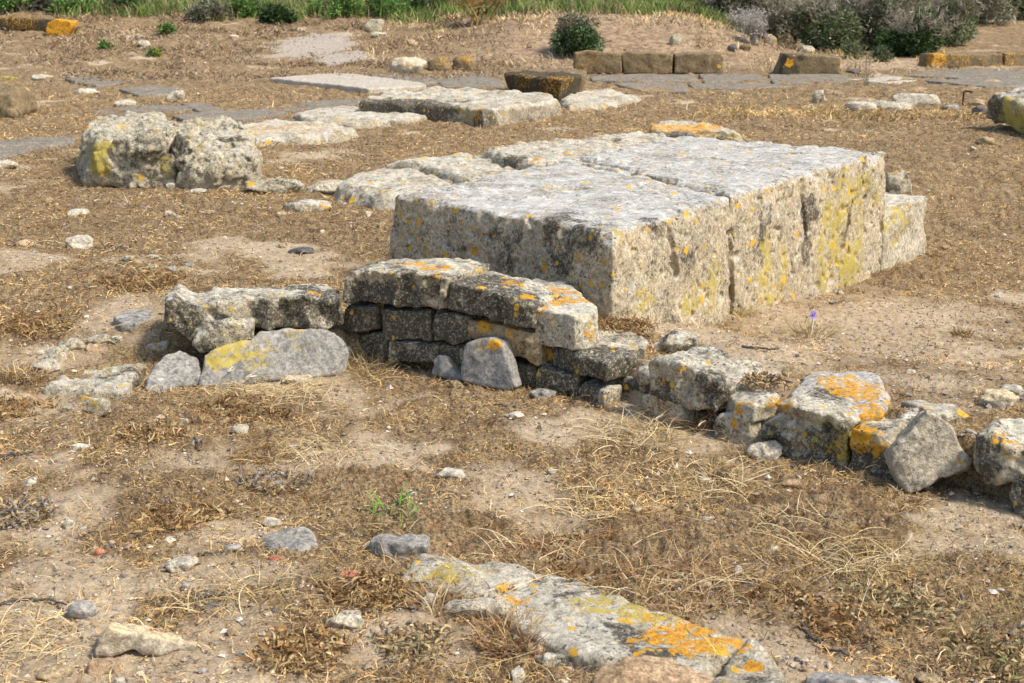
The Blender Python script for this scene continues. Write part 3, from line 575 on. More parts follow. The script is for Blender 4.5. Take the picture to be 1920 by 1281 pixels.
FF('basalt_slab', [(862, 712), (866, 660), (872, 645), (885, 637), (918, 632), (938, 642), (955, 682), (969, 728), (950, 736), (870, 718)], ((850, 722), (990, 742)), .09, 'grey', 'smooth upright grey slab with a bright orange lichen patch on top', 'slab', lean=.14, amp=.006, r=.015, scale=.12, fine=.002, patches=[(925, 648, .05, 'o', .95), (895, 648, .05, 'o', .5), (908, 662, .04, 'y', .7)])
FF('basalt_slab', [(803, 700), (808, 672), (818, 663), (832, 664), (845, 686), (864, 704), (862, 722), (808, 704)], ((780, 705), (880, 722)), .07, 'grey', 'small dark grey slab slumped beside the upright grey slab', 'slab', lean=.3, amp=.008, r=.015)
LL('basalt_stone', (994, 720, 1042, 750), 'grey', 'small smooth grey stone at the foot of the prow')
LL('basalt_stone', (640, 652, 660, 680), 'grey', 'little grey stone beside the right end of the long grey slab')
TT('flat_stone', [(82, 722), (120, 695), (150, 682), (200, 662), (262, 650), (300, 655), (290, 672), (264, 690), (256, 704), (240, 726), (160, 730)], .0, -.2, 'slab', 'flat mossy stone block sunk in the ground left of the grey slabs', 'slab', rel=True, taper=.15, amp=.02, r=.03, patches=[(200, 700, .2, 'd', .5), (200, 690, .2, 'y', .4)])
TT('flat_stone', [(212, 592), (240, 580), (285, 580), (292, 590), (255, 604), (225, 604)], .02, -.04, 'grey', 'thin grey flagstone behind the left end of the wall', 'slab', rel=True, amp=.006, r=.012)
TT('flat_stone', [(262, 636), (298, 614), (330, 618), (338, 636), (310, 648), (280, 648)], -.02, -.12, 'slab', 'lichen patched rubble slab under the left wall corner', 'slab', rel=True, amp=.02, r=.02, patches=[(305, 622, .07, 'o', .5), (330, 640, .1, 'y', .7), (295, 644, .03, 'o', .8)])
for b, mt, lb in (((66, 668, 114, 702), 'white', 'white rock on the outer corner of the mossy flat stone'), ((84, 640, 134, 682), 'pale', 'grey rubble rock behind the white rock at far left'), ((160, 642, 188, 662), 'pink', 'pinkish stone among rubble behind the mossy flat stone'),
                  ((112, 630, 160, 660), 'wall', 'yellow flecked rubble stone left of the pinkish stone'), ((165, 624, 210, 645), 'wall', 'low lichened stone behind the pinkish stone'), ((206, 630, 232, 645), 'pale', 'small pale rubble stone behind the mossy flat stone'),
                  ((164, 736, 210, 778), 'boulder', 'grey tan stone in front of the mossy flat stone'), ((1400, 816, 1468, 864), 'pale', 'jagged pale stone lying before the bulging wall stone'),
                  ((1838, 724, 1906, 768), 'cream', 'tan flat topped stone on the dry grass at right edge'), ((1876, 716, 1918, 742), 'white', 'small white stone behind the tan flat topped stone')):
    LL('loose_stone', b, mt, lb)

# ------------------------------------------------------------------ foreground slab, sunk in the soil
TT('stone_slab', [(756, 1080), (770, 1050), (788, 1034), (850, 1034), (920, 1046), (985, 1062), (1005, 1072), (930, 1098), (890, 1114), (800, 1100)], .022, -.08, 'slab', 'upper left piece of the foreground slab, yellow green with lichen', 'slab', rel=True, amp=.014, r=.02, taper=.3, patches=[(850, 1070, .12, 'y', .75), (900, 1075, .1, 'y', .5), (830, 1050, .06, 'd', .5)])
TT('stone_slab', [(902, 1108), (950, 1080), (1010, 1070), (1085, 1078), (1160, 1106), (1186, 1124), (1262, 1150), (1350, 1176), (1396, 1190), (1350, 1244), (1310, 1268), (1200, 1252), (1080, 1222), (1012, 1195), (962, 1165), (940, 1142)], .028, -.08, 'slab', 'large middle piece of the foreground slab with an orange lichen sheet', 'slab', rel=True, chip=.012, amp=.009, r=.025, taper=.25, scale=.22, cutpx=[((905, 1120), (1010, 1078), .02, -.0)],
   patches=[(1290, 1195, .16, 'o', .8), (1240, 1210, .14, 'o', .62), (1340, 1200, .1, 'o', .7), (1210, 1170, .1, 'o', .45), (955, 1128, .07, 'o', .55), (975, 1135, .06, 'o', .55), (1110, 1120, .16, 'y', .6), (1080, 1100, .14, 'd', .7), (1180, 1200, .2, 'd', .5), (1210, 1150, .12, 'y', .6)])
TT('stone_slab', [(1356, 1248), (1400, 1196), (1425, 1202), (1455, 1228), (1474, 1255), (1478, 1330), (1330, 1330), (1320, 1275)], .04, -.08, 'slab', 'cracked off right end of the foreground slab with small orange patches', 'slab', rel=True, amp=.02, r=.03, taper=.15, patches=[(1385, 1220, .06, 'o', .75), (1408, 1250, .035, 'o', .95), (1370, 1225, .06, 'o', .5), (1450, 1290, .1, 'd', .5)])
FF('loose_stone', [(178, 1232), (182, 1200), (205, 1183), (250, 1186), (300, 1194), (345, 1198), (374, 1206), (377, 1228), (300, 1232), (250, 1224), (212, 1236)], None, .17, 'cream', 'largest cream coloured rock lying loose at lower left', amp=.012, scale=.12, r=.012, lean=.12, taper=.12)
LL('loose_stone', (688, 990, 808, 1050), 'grey', 'smooth grey hump of stone above the foreground slab', hmax=.55, amp=.004, sharp=4)
LL('loose_stone', (838, 1114, 966, 1162), 'pale', 'knobbly white and grey stone along the lower edge of the foreground slab', hmax=.4)
LL('loose_stone', (786, 1108, 828, 1140), 'wall', 'small greenish stone left of the knobbly white stone')
LL('loose_stone', (1108, 1222, 1345, 1330), 'pink', 'sandy pink rock cut off by the bottom of the photo', hmax=.5)
LL('loose_stone', (1505, 1262, 1680, 1320), 'grey', 'grey stone just rising above the bottom edge at right', hmax=.4)
LL('loose_stone', (998, 1216, 1080, 1256), 'wall', 'grey stone half hidden by dead grass below the foreground slab')
LL('loose_stone', (982, 1202, 1030, 1230), 'pink', 'orange pink stone beneath the red dead grass tuft')
TT('flat_stone', [(500, 1000), (540, 986), (580, 992), (594, 1014), (560, 1022), (510, 1016)], .03, -.04, 'grey', 'flat grey stone with a yellow moss smear, left of the grey hump', rel=True, amp=.01, r=.02, taper=.5, patches=[(548, 1004, .06, 'y', .8)])
ST = [((130, 1122, 178, 1164), 'grey', 'grey stone with a mossy left side above the cream rock'), ((72, 1242, 134, 1278), 'tan', 'crumbly tan stone near the bottom left corner'), ((166, 1228, 228, 1268), 'pink', 'flat orange tan stone tucked under the cream rock'),
      ((376, 1126, 414, 1146), 'slate', 'dark blue grey stone right of centre above the cream rock'), ((418, 1016, 452, 1034), 'grey', 'smooth oval grey pebble in the left foreground'), ((116, 968, 144, 994), 'pale', 'pale square pebble near the dark weed at left'), ((-6, 990, 24, 1018), 'tan', 'tan stone cut by the left edge'),
      ((490, 968, 528, 990), 'white', 'white stone half buried among brown weeds at centre left'), ((310, 1036, 376, 1074), 'pale', 'grey green half buried stone in the left foreground'), ((636, 1066, 674, 1086), 'brick', 'flat red tile fragment left of the foreground slab'), ((502, 1038, 528, 1054), 'brick', 'small round red tile crumb in the left foreground'),
      ((176, 1024, 196, 1042), 'brick', 'salmon tile crumb above the mossy grey stone'), ((340, 1090, 358, 1106), 'grey', 'small grey pebble above the dark blue stone'), ((426, 1174, 450, 1194), 'tan', 'round tan pebble right of the cream rock'), ((610, 1140, 690, 1184), 'pale', 'grey green stone sunk in sand left of the slab'),
      ((212, 1266, 236, 1286), 'white', 'white pebble on the bottom edge at left'), ((756, 912, 784, 932), 'white', 'white pebble beside the green weed'), ((818, 872, 872, 900), 'white', 'whitish grey stone in the bare sand before the wall'), ((1178, 944, 1210, 970), 'tan', 'left tan stone of a pair in the straw'), ((1216, 946, 1254, 964), 'tan', 'right tan stone of a pair in the straw'),
      ((1516, 922, 1552, 950), 'tan', 'tan cube like stone in the litter under the wall'), ((1466, 894, 1502, 916), 'pink', 'pinkish tan stone in litter below the wall'), ((1380, 890, 1408, 908), 'pink', 'tan crumb near the straw tuft under the wall'), ((1310, 964, 1336, 980), 'white', 'whitish pebble on the dark litter'), ((1306, 1084, 1334, 1106), 'tan', 'tan lump of dried soil right of the slab'),
      ((1716, 1258, 1764, 1284), 'tan', 'tan stone near the bottom right corner'), ((120, 436, 178, 468), 'pale', 'pale rough rock alone on the dry grass at left'), ((28, 446, 62, 464), 'pink', 'pinkish stone at the left edge behind'), ((270, 488, 300, 506), 'tan', 'tan stone left of the trio of stones'), ((310, 494, 336, 511), 'grey', 'grey stone of the trio on dry grass'), ((330, 496, 362, 513), 'tan', 'tan stone of the trio on dry grass'),
      ((344, 488, 366, 504), 'grey', 'rear grey stone of the trio on dry grass'), ((276, 474, 300, 486), 'white', 'white flake of stone left of the boulder foot'), ((540, 460, 588, 478), 'slate', 'flat dark grey stone left of the platform'), ((224, 476, 254, 492), 'wall', 'low grey stone on dry grass below the boulder'), ((432, 792, 470, 818), 'white', 'white chip of stone in the dead grass below the grey slab'),
      ((528, 700, 586, 722), 'cream', 'cream flat stone in straw under the long grey slab'), ((336, 782, 354, 796), 'white', 'tiny white pebble left of the white chip'), ((128, 830, 170, 846), 'white', 'white pebble patch on the left ground'), ((944, 770, 984, 786), 'white', 'white flat shard in front of the upright grey slab'), ((200, 322, 248, 338), 'pink', 'flat tan stone under the left boulder'),
      ((312, 340, 338, 354), 'pale', 'small stone at the foot of the right boulder'), ((352, 352, 388, 364), 'white', 'pale flat stone in front of the right boulder'), ((462, 330, 570, 364), 'boulder', 'low pitted stone right of the right boulder'), ((572, 334, 668, 366), 'pale', 'pale low stone next to the slab at the platform foot'),
      ((526, 374, 622, 398), 'wall', 'low mossy stone in the grass left of the platform'), ((124, 388, 168, 406), 'pale', 'pale low stone on the left grass'), ((518, 392, 540, 410), 'tan', 'small tan wedge stone left of the platform'), ((308, 392, 330, 406), 'pale', 'pale pebble under the boulder pair'),
      ((-20, 296, 32, 318), 'pale', 'pale flat stone at left edge below the dark paving'), ((216, 184, 258, 200), 'pale', 'pale stone on the brown grass above the boulders'), ((310, 164, 348, 190), 'wall', 'small pitted stone standing on the dark slab'), ((136, 162, 184, 178), 'pale', 'low grey stone on the left brown grass'), ((62, 138, 98, 150), 'pale', 'low pale stone near the left brown boulder'),
      ((1584, 186, 1642, 212), 'pale', 'low lichened stone at right, left one of a broken row'), ((1640, 184, 1712, 208), 'boulder', 'low pale stone in the middle of the broken row at right'), ((1676, 178, 1764, 198), 'pale', 'long flat pale stone behind the broken row at right'), ((1764, 192, 1798, 210), 'grey', 'grey stone ending the broken row at right'),
      ((1816, 182, 1848, 200), 'tan', 'tan stone beside the rusty iron pin'), ((1820, 194, 1850, 218), 'slate', 'dark stone in the shade of the tilted slab'), ((1830, 252, 1862, 272), 'tan', 'tan pebble in front of the tilted slab'), ((1520, 164, 1550, 194), 'wall', 'mossy upright stone in the yellow grass'), ((1844, 146, 1876, 160), 'tan', 'yellowish stone on the far paving'),
      ((684, 30, 722, 60), 'boulder', 'pale pointed rock on the slope left of the bare shrub'), ((696, 58, 724, 70), 'pale', 'flat stone under the pale pointed rock'), ((762, 72, 784, 88), 'pink', 'tan stone on the slope above the stone row'), ((1254, 60, 1278, 86), 'boulder', 'upright pale stone on the bank right of the round bush'), ((1362, 82, 1382, 98), 'slate', 'dark stone at the bank foot'), ((1386, 80, 1408, 96), 'kerb', 'brown stone at the bank foot under the dead shrub'),
      ((1432, 60, 1456, 84), 'tan', 'upright tan boulder under the scrub'), ((1452, 58, 1490, 84), 'kerb', 'brown boulder beside the tan boulder under the scrub'), ((1486, 76, 1510, 96), 'kerb', 'small brown boulder at the scrub foot'), ((1500, 82, 1528, 100), 'pale', 'pale stone behind the middle kerb block'), ((1586, 128, 1610, 138), 'slate', 'dark stone right of the middle kerb block'), ((260, 74, 284, 88), 'pale', 'grey stone on the brown slope at left'), ((430, 64, 448, 76), 'cream', 'cream stone on the brown slope at left')]
for b, mt, lb in ST: LL('loose_stone', b, mt, lb)

# ------------------------------------------------------------------ two part boulder at left
TT('boulder', [(150, 243), (175, 222), (240, 212), (300, 210), (330, 226), (338, 246), (300, 262), (240, 262), (170, 258)], .36, -.06, 'boulder', 'left half of the split boulder, yellow green lichen on its face', 'boulder', amp=.07, scale=.28, r=.10, taper=.02, fine=.012, pits=.055, patches=[(180, 290, .22, 'y', 1.1), (160, 265, .12, 'y', .5), (160, 238, .05, 'o', .9), (240, 225, .06, 'o', .6), (290, 290, .3, 'd', .5), (255, 260, .2, 'd', .4)])
TT('boulder', [(322, 254), (334, 229), (398, 216), (450, 226), (472, 246), (466, 268), (400, 272), (338, 270)], .33, -.08, 'boulder', 'right half of the split boulder, rounded and pale', 'boulder', amp=.07, scale=.26, r=.11, taper=.16, fine=.012, pits=.055, patches=[(440, 250, .16, 'd', .9), (330, 280, .2, 'd', .8), (365, 230, .05, 'o', .5)])
TT('boulder', [(262, 262), (285, 250), (325, 255), (340, 275), (325, 292), (275, 288)], .24, -.06, 'boulder', 'knob of pocked rock in the cleft of the split boulder', 'boulder', amp=.04, scale=.2, r=.08, taper=.1, fine=.01, pits=.02, patches=[(310, 310, .15, 'y', .7), (265, 278, .05, 'o', .6), (320, 300, .2, 'd', .7)])
TT('boulder', [(-40, 140), (10, 136), (40, 148), (55, 162), (20, 172), (-40, 170)], .28, -.06, 'kerb', 'smooth brown boulder at the left edge with lichen on top', 'boulder', amp=.05, scale=.3, r=.12, taper=.25, patches=[(10, 140, .3, 'y', .8), (25, 150, .2, 'o', .5)])
# ------------------------------------------------------------------ slabs and paving behind
TT('stone_slab', [(674, 188), (730, 170), (840, 164), (950, 170), (1030, 176), (1050, 188), (905, 206), (870, 198), (780, 192)], .19, -.05, 'slab', 'big raised slab with a dark lichened front edge in the middle distance', 'slab', amp=.035, scale=.35, r=.05, taper=.0, vk=1.0, cutpx=[((826, 205), (830, 215), .07, 0)], patches=[(886, 205, .25, 'o', .62), (800, 205, .5, 'd', 1.2), (730, 195, .5, 'd', 1.2), (900, 220, .3, 'd', .8), (860, 205, .3, 'y', .4)])
TT('stone_slab', [(452, 232), (520, 222), (600, 226), (665, 240), (640, 250), (520, 258), (462, 262)], .08, -.06, 'slab', 'low flat slab with scattered orange lichen behind the split boulder', 'slab', amp=.03, scale=.3, r=.04, taper=.3, vk=1.0, patches=[(530, 232, .7, 'o', .5), (490, 240, .4, 'o', .5), (600, 234, .4, 'o', .45)])
TT('stone_slab', [(548, 212), (640, 198), (720, 202), (812, 212), (770, 222), (660, 230), (590, 228)], .07, -.06, 'slab', 'weathered grey brown slab between lichen slab and raised slab', 'slab', amp=.025, scale=.3, r=.04, taper=.2, vk=1.0)
TT('stone_block', [(942, 137), (962, 127), (1100, 130), (1103, 138), (1054, 149), (1000, 145)], .30, -.05, 'kerb', 'dark brown block with undercut sides standing behind the raised slab', 'stone block', amp=.03, scale=.35, r=.04, taper=-.35, vk=1.0, patches=[(970, 150, .9, 'd', 1.4), (1000, 160, .9, 'd', 1.4), (1035, 160, .7, 'd', 1.4), (1040, 140, .4, 'o', .5), (970, 140, .3, 'o', .45)])  # dark patches: crust, plus the left face's shade put into the colour
TT('stone_slab', [(1055, 185), (1090, 170), (1150, 168), (1200, 182), (1130, 195), (1070, 198)], .06, -.06, 'slab', 'low worn slab right of the undercut brown block', 'slab', amp=.03, scale=.3, r=.04, taper=.5, vk=1.0)
for b, mt, lb in (((734, 100, 804, 138), 'pale', 'squarish yellow stone, first of three in a row on the slope foot'), ((802, 100, 850, 134), 'kerb', 'brown rounded stone, middle of three on the slope foot'), ((848, 94, 897, 132), 'kerb', 'domed dark stone with orange lichen, last of three on the slope foot')):
    LL('rubble_stone', b, mt, lb, hmax=.7, patches=[(b[0] + 30, b[1] + 8, .25, 'o', .5)])
TT('concrete_slab', [(505, 146), (600, 138), (655, 137), (790, 154), (800, 160), (690, 166), (640, 160)], .07, -.05, 'conc', 'pale grey smooth concrete slab beyond the raised slab', 'slab', amp=.004, r=.015, scale=.4, fine=.002, taper=0, vk=1.0)
PV = [([(170, 208), (250, 198), (330, 196), (380, 200), (310, 212), (190, 214)], 'dark paving slab right behind the split boulder'), ([(340, 194), (385, 192), (420, 204), (380, 210)], 'small smooth grey paving slab behind the boulder pair'), ([(322, 216), (400, 206), (500, 204), (540, 210), (470, 222), (350, 226)], 'wide dark paving slab joining boulder and lichen slab'),
      ([(500, 204), (600, 188), (690, 184), (660, 196), (560, 210)], 'long grey paving slab leading to the raised slab'), ([(222, 166), (280, 160), (345, 164), (330, 174), (270, 182)], 'isolated dark slab tilted out of the brown grass'), ([(120, 146), (180, 143), (190, 148), (140, 152)], 'narrow grey paving sliver at far left'), ([(145, 154), (225, 150), (238, 155), (180, 160)], 'second grey paving sliver at far left'),
      ([(-60, 268), (60, 258), (140, 254), (140, 268), (60, 276), (10, 296), (-60, 300)], 'dark paving slab at the left edge beside the split boulder'), ([(625, 134), (700, 130), (780, 140), (830, 152), (790, 156), (700, 144)], 'purplish dark paving strip beyond the concrete slab'), ([(735, 142), (800, 138), (815, 156), (760, 158)], 'blue grey paving slab beyond the concrete slab'), ([(815, 146), (900, 138), (945, 150), (945, 164), (830, 162)], 'grey paving slab left of the undercut brown block'),
      ([(1104, 142), (1200, 138), (1300, 140), (1310, 150), (1200, 152), (1110, 150)], 'grey paving in front of the long kerb wall'), ([(1310, 138), (1420, 138), (1440, 152), (1320, 154)], 'grey paving between the kerb walls'), ([(1440, 139), (1570, 138), (1600, 146), (1580, 154), (1450, 156)], 'grey paving in front of the middle kerb block'), ([(1150, 156), (1240, 152), (1290, 160), (1290, 172), (1200, 170)], 'lichen flecked paving slab right of the undercut block'),
      ([(1290, 156), (1420, 156), (1500, 160), (1380, 166), (1300, 166)], 'mottled paving patch behind the yellow grass'), ([(1690, 140), (1790, 130), (1920, 128), (2020, 130), (2020, 142), (1800, 146)], 'dark paving before the right kerb wall'), ([(1730, 150), (1830, 147), (2020, 146), (2020, 158), (1850, 162)], 'near strip of dark paving at the right edge'), ([(1590, 148), (1680, 142), (1730, 150), (1660, 156)], 'pale grey paving piece in the gap between kerbs')]
for i, (pl, lb) in enumerate(PV):
    TT('paving_slab', pl, .019 + .007 * (i % 3), -.06, 'conc' if 'pale' in lb else 'pave', lb, 'paving slab', amp=.006, r=.012, chip=.015, scale=.3, taper=.05, vk=1.0, patches=[(1210, 160, .5, 'o', .5)] if 'flecked' in lb else ())
def kerb(pl, z0, lb, t=.32, pt=(), line=None):
    c = line or ((pl[0][0], max(p[1] for p in pl)), (pl[-1][0], max(p[1] for p in pl) - .01))
    FF('kerb_block', pl, wall_plane(c[0], c[1], z0) if z0 == 0 else c, t, 'kerb', lb, 'kerb block', amp=.018, scale=.3, r=.015, vk=1.0, patches=pt)
kerb([(1076, 140), (1078, 100), (1110, 96), (1165, 101), (1166, 140)], 0, 'left block of the long kerb wall, under the round bush', pt=[(1090, 110, .4, 'o', .4)])
kerb([(1168, 140), (1166, 104), (1178, 98), (1245, 100), (1262, 104), (1262, 140)], 0, 'middle block of the long kerb wall')
kerb([(1264, 140), (1264, 101), (1352, 99), (1358, 110), (1356, 140)], 0, 'right block of the long kerb wall, at the bank foot')
kerb([(1462, 142), (1476, 102), (1530, 104), (1576, 108), (1575, 142)], 0, 'kerb block alone in the middle of the far side', t=.6, pt=[(1465, 120, .35, 'd', .8), (1480, 118, .1, 'o', .9)])
kerb([(1745, 130), (1750, 102), (1830, 103), (1880, 100), (1882, 128)], 0, 'orange cornered kerb block at right below the scrub', t=.5, pt=[(1745, 104, .35, 'o', .75), (1760, 108, .25, 'o', .6), (1800, 103, .3, 'o', .5)], line=((1750, 128), (1900, 126)))
kerb([(1884, 128), (1884, 100), (1960, 98), (2060, 99), (2060, 126)], 0, 'kerb block cut by the right edge of the photo', t=.5, pt=[(1895, 102, .3, 'o', .5)], line=((1750, 128), (1900, 126)))
kerb([(-60, 54), (-60, 33), (30, 34), (92, 37), (92, 60)], .22, 'dark lichened wall stone at the upper left edge', pt=[(40, 40, .8, 'o', .5), (0, 45, 1, 'd', 1.2), (60, 48, 1, 'd', 1)], line=((0, 58), (120, 62)))
kerb([(84, 68), (86, 44), (104, 36), (134, 40), (136, 52), (124, 72)], .16, 'broken wall stone coated in orange lichen at upper left', t=.4, pt=[(110, 42, .5, 'o', .85), (105, 50, .3, 'o', .7), (125, 44, .3, 'o', .8), (115, 62, .4, 'd', 1.5)], line=((0, 66), (140, 69)))
FF('tilted_block', [(1842, 222), (1846, 190), (1860, 178), (1885, 184), (1940, 210), (2000, 238), (2000, 290), (1930, 258), (1880, 240)], ((1840, 238), (2000, 275)), .55, 'wall', 'large tilted lichen green block at the right edge', 'stone block', amp=.03, scale=.25, r=.04, lean=-.2, patches=[(1890, 220, .3, 'y', 1.0), (1860, 210, .2, 'd', .8), (1910, 240, .3, 'y', .9)])

# ------------------------------------------------------------------ pebbles: individuals, then the uncountable rest
def lowrock(seed, n=1):
    R_ = np.random.default_rng(seed); g = np.linspace(-1, 1, 9)
    vs = {}; V = []; Q = []
    def vid(p):
        k = tuple(np.round(p, 4))
        if k not in vs: vs[k] = len(V); V.append(p)
        return vs[k]
    for ax in range(3):
        for s in (-1, 1):
            for i in range(8):
                for j in range(8):
                    q = []
                    for a, b in ((i, j), (i + 1, j), (i + 1, j + 1), (i, j + 1)):
                        p = np.zeros(3); p[ax] = s; p[(ax + 1) % 3] = g[a]; p[(ax + 2) % 3] = g[b]; q.append(vid(p))
                    Q.append(q if s > 0 else q[::-1])
    V = np.array(V); D = V / np.linalg.norm(V, axis=1)[:, None]
    N = R_.normal(size=(12, 3)); N /= np.linalg.norm(N, axis=1)[:, None]; K = R_.uniform(.65, 1, 12)
    r = np.min(K / np.maximum(D @ N.T, .25), axis=1); r = np.minimum(r, 1.25)
    r = r * (1 + .10 * fbm(D * 2.5, 3, seed % 40))
    return D * r[:, None] * np.array([1, R_.uniform(.6, .9), R_.uniform(.4, .7)]), np.array(Q)
def scatter(n, r0, r1, half=31):
    th = np.radians(rng.uniform(-half, half, n)); r = np.exp(rng.uniform(math.log(r0), math.log(r1), n))
    return r * np.sin(th), r * np.cos(th), r
KINDS = [('white', 'small white pebble scattered on the dry ground', 'white pebbles', 55), ('tan', 'small tan pebble scattered on the dry ground', 'tan pebbles', 80), ('grey', 'small grey pebble scattered on the dry ground', 'grey pebbles', 35), ('pink', 'small pinkish pebble scattered on the dry ground', 'pinkish pebbles', 30), ('pale', 'small weathered pale stone scattered on the dry ground', 'weathered pale stones', 45)]
for mt, lb, gr, n in KINDS:
    base = []
    for k in range(3):
        V, Q = lowrock(k * 31 + len(mt) * 7 + ord(mt[0])); base.append(mesh_np('pebble', V, Q, M[mt]))
    x, y, r = scatter(n, 3.3, 14, 22); first = list(base)
    for i in range(n):
        o = first.pop() if first else base[i % 3].copy()
        if o.name not in COL.objects: COL.objects.link(o)
        s = float(np.exp(rng.uniform(math.log(.005), math.log(.026 if mt in ('pale', 'tan') else .016)))) * (1 + .05 * r[i]) ** 1.2
        o.location = (x[i], y[i], hh(x[i], y[i])[0] + .2 * s); o.rotation_euler = (rng.normal() * .25, rng.normal() * .25, rng.uniform(0, 6.28)); o.scale = (s, s, s)
        tag(o, lb, 'pebble', gr)
base = []
for k in range(4):
    V, Q = lowrock(300 + k * 17); base.append(mesh_np('bank_stone', V, Q, M[('pink', 'tan', 'kerb', 'pink')[k]]))
_f = list(base); _bx = rng.uniform(-1.5, 5.2, 110); _by = rng.uniform(22.7, 27.8, 110)
for i in range(110):
    o = _f.pop() if _f else base[i % 4].copy()
    if o.name not in COL.objects: COL.objects.link(o)
    q = float(np.exp(rng.uniform(math.log(.018), math.log(.055)))); o.location = (_bx[i], _by[i], hh(_bx[i], _by[i])[0]); o.rotation_euler = (rng.normal() * .3, rng.normal() * .3, rng.uniform(0, 6.28)); o.scale = (q, q, q)
    tag(o, 'small reddish brown stone scattered on the bare bank slope', 'stone', 'stones on the bank slope')
def gravel(n):
    x, y, r = scatter(n, 2.7, 28); lit, bank = masks(x, y); keep = rng.random(n) < 1 - .5 * lit; x, y, r, bank = x[keep], y[keep], r[keep], bank[keep]; n = len(x)
    P0_ = np.array([[0, 0, 1], [1, 0, 0], [0, 1, 0], [-1, 0, 0], [0, -1, 0], [0, 0, -1]], float)
    T = np.array([[0, 1, 2], [0, 2, 3], [0, 3, 4], [0, 4, 1], [5, 2, 1], [5, 3, 2], [5, 4, 3], [5, 1, 4]])
    S = np.exp(rng.normal(math.log(.0032), .5, n)) * (1 + .06 * r); S = np.minimum(S, .012 * (1 + .05 * r))
    J = P0_[None] * rng.uniform(.6, 1.3, (n, 6, 1)) + rng.normal(size=(n, 6, 3)) * .18; J[:, :, 2] *= .7
    a = rng.uniform(0, 6.28, n); c, s = np.cos(a)[:, None], np.sin(a)[:, None]
    X = np.stack([J[:, :, 0] * c - J[:, :, 1] * s, J[:, :, 0] * s + J[:, :, 1] * c, J[:, :, 2]], 2) * S[:, None, None]
    X += np.stack([x, y, hh(x, y) + .25 * S], 1)[:, None]
    pal = np.array([[.50, .42, .30], [.40, .31, .20], [.28, .23, .17], [.60, .55, .47], [.15, .13, .12], [.45, .28, .18], [.33, .30, .27]])
    cc = pal[rng.choice(7, n, p=[.20, .24, .22, .08, .12, .06, .08])] * rng.uniform(.8, 1.15, (n, 1))
    o = mesh_np('gravel', X.reshape(-1, 3), (T[None] + 6 * np.arange(n)[:, None, None]).reshape(-1, 3), M['grit'], False, np.repeat(cc, 6, 0))
    tag(o, 'fine gravel and crumbs of soil strewn over the dry ground', 'gravel', kind='stuff')
gravel(100000)
# ------------------------------------------------------------------ plants and litter
def strands(B, yaw, ln, wd, e0, e1, curl, segs=3, profile='blade', roll=None):
    n = len(B); s = segs + 1; V = np.zeros((n, s, 2, 3)); p = np.array(B, float)
    for k in range(s):
        t = k / segs; a = yaw + curl * t; e = e0 + (e1 - e0) * t
        d = np.stack([np.cos(e) * np.cos(a), np.cos(e) * np.sin(a), np.sin(e)], 1)
        side = np.stack([-np.sin(a), np.cos(a), 0 * a], 1); up = np.cross(d, side)
        if roll is not None: side = side * np.cos(roll)[:, None] + up * np.sin(roll)[:, None]
        wv = (1 - .85 * t ** 2) if profile == 'blade' else (math.sin(math.pi * (.08 + .9 * t)) if profile == 'leaf' else 1.0)
        V[:, k, 0] = p - side * (wd * wv * .5)[:, None]; V[:, k, 1] = p + side * (wd * wv * .5)[:, None]
        p = p + d * (ln / segs)[:, None]
    q = []
    for k in range(segs): q.append([2 * k, 2 * k + 1, 2 * k + 3, 2 * k + 2])
    Q = (np.array(q)[None] + 2 * s * np.arange(n)[:, None, None]).reshape(-1, 4)
    return V.reshape(-1, 3), Q, 2 * s
def smesh(name, parts, mat, parent=None, loc=None):
    Vs, Qs, Cs, o = [], [], [], 0
    for (V, Q, k), c in parts:
        Vs.append(V); Qs.append(Q + o); Cs.append(np.repeat(c, k, 0)); o += len(V)
    return mesh_np(name, np.concatenate(Vs), np.concatenate(Qs), M[mat], True, np.concatenate(Cs), 'col', parent, loc)
U = lambda a, b, n: rng.uniform(a, b, n)
def pick(pal, n, p=None, v=.18):
    pal = np.array(pal); c = pal[rng.choice(len(pal), n, p=p)]
    return c * rng.uniform(1 - v, 1 + v, (n, 1))
STRAW = [(.66, .52, .28), (.58, .43, .21), (.48, .34, .15), (.72, .61, .38)]
MOSS = [(.34, .225, .10), (.45, .32, .15), (.20, .12, .055), (.54, .41, .21), (.06, .04, .025), (.34, .28, .21), (.11, .07, .04), (.26, .16, .07)]
BRN = [(.30, .17, .07), (.22, .12, .05), (.36, .22, .10), (.14, .075, .035)]

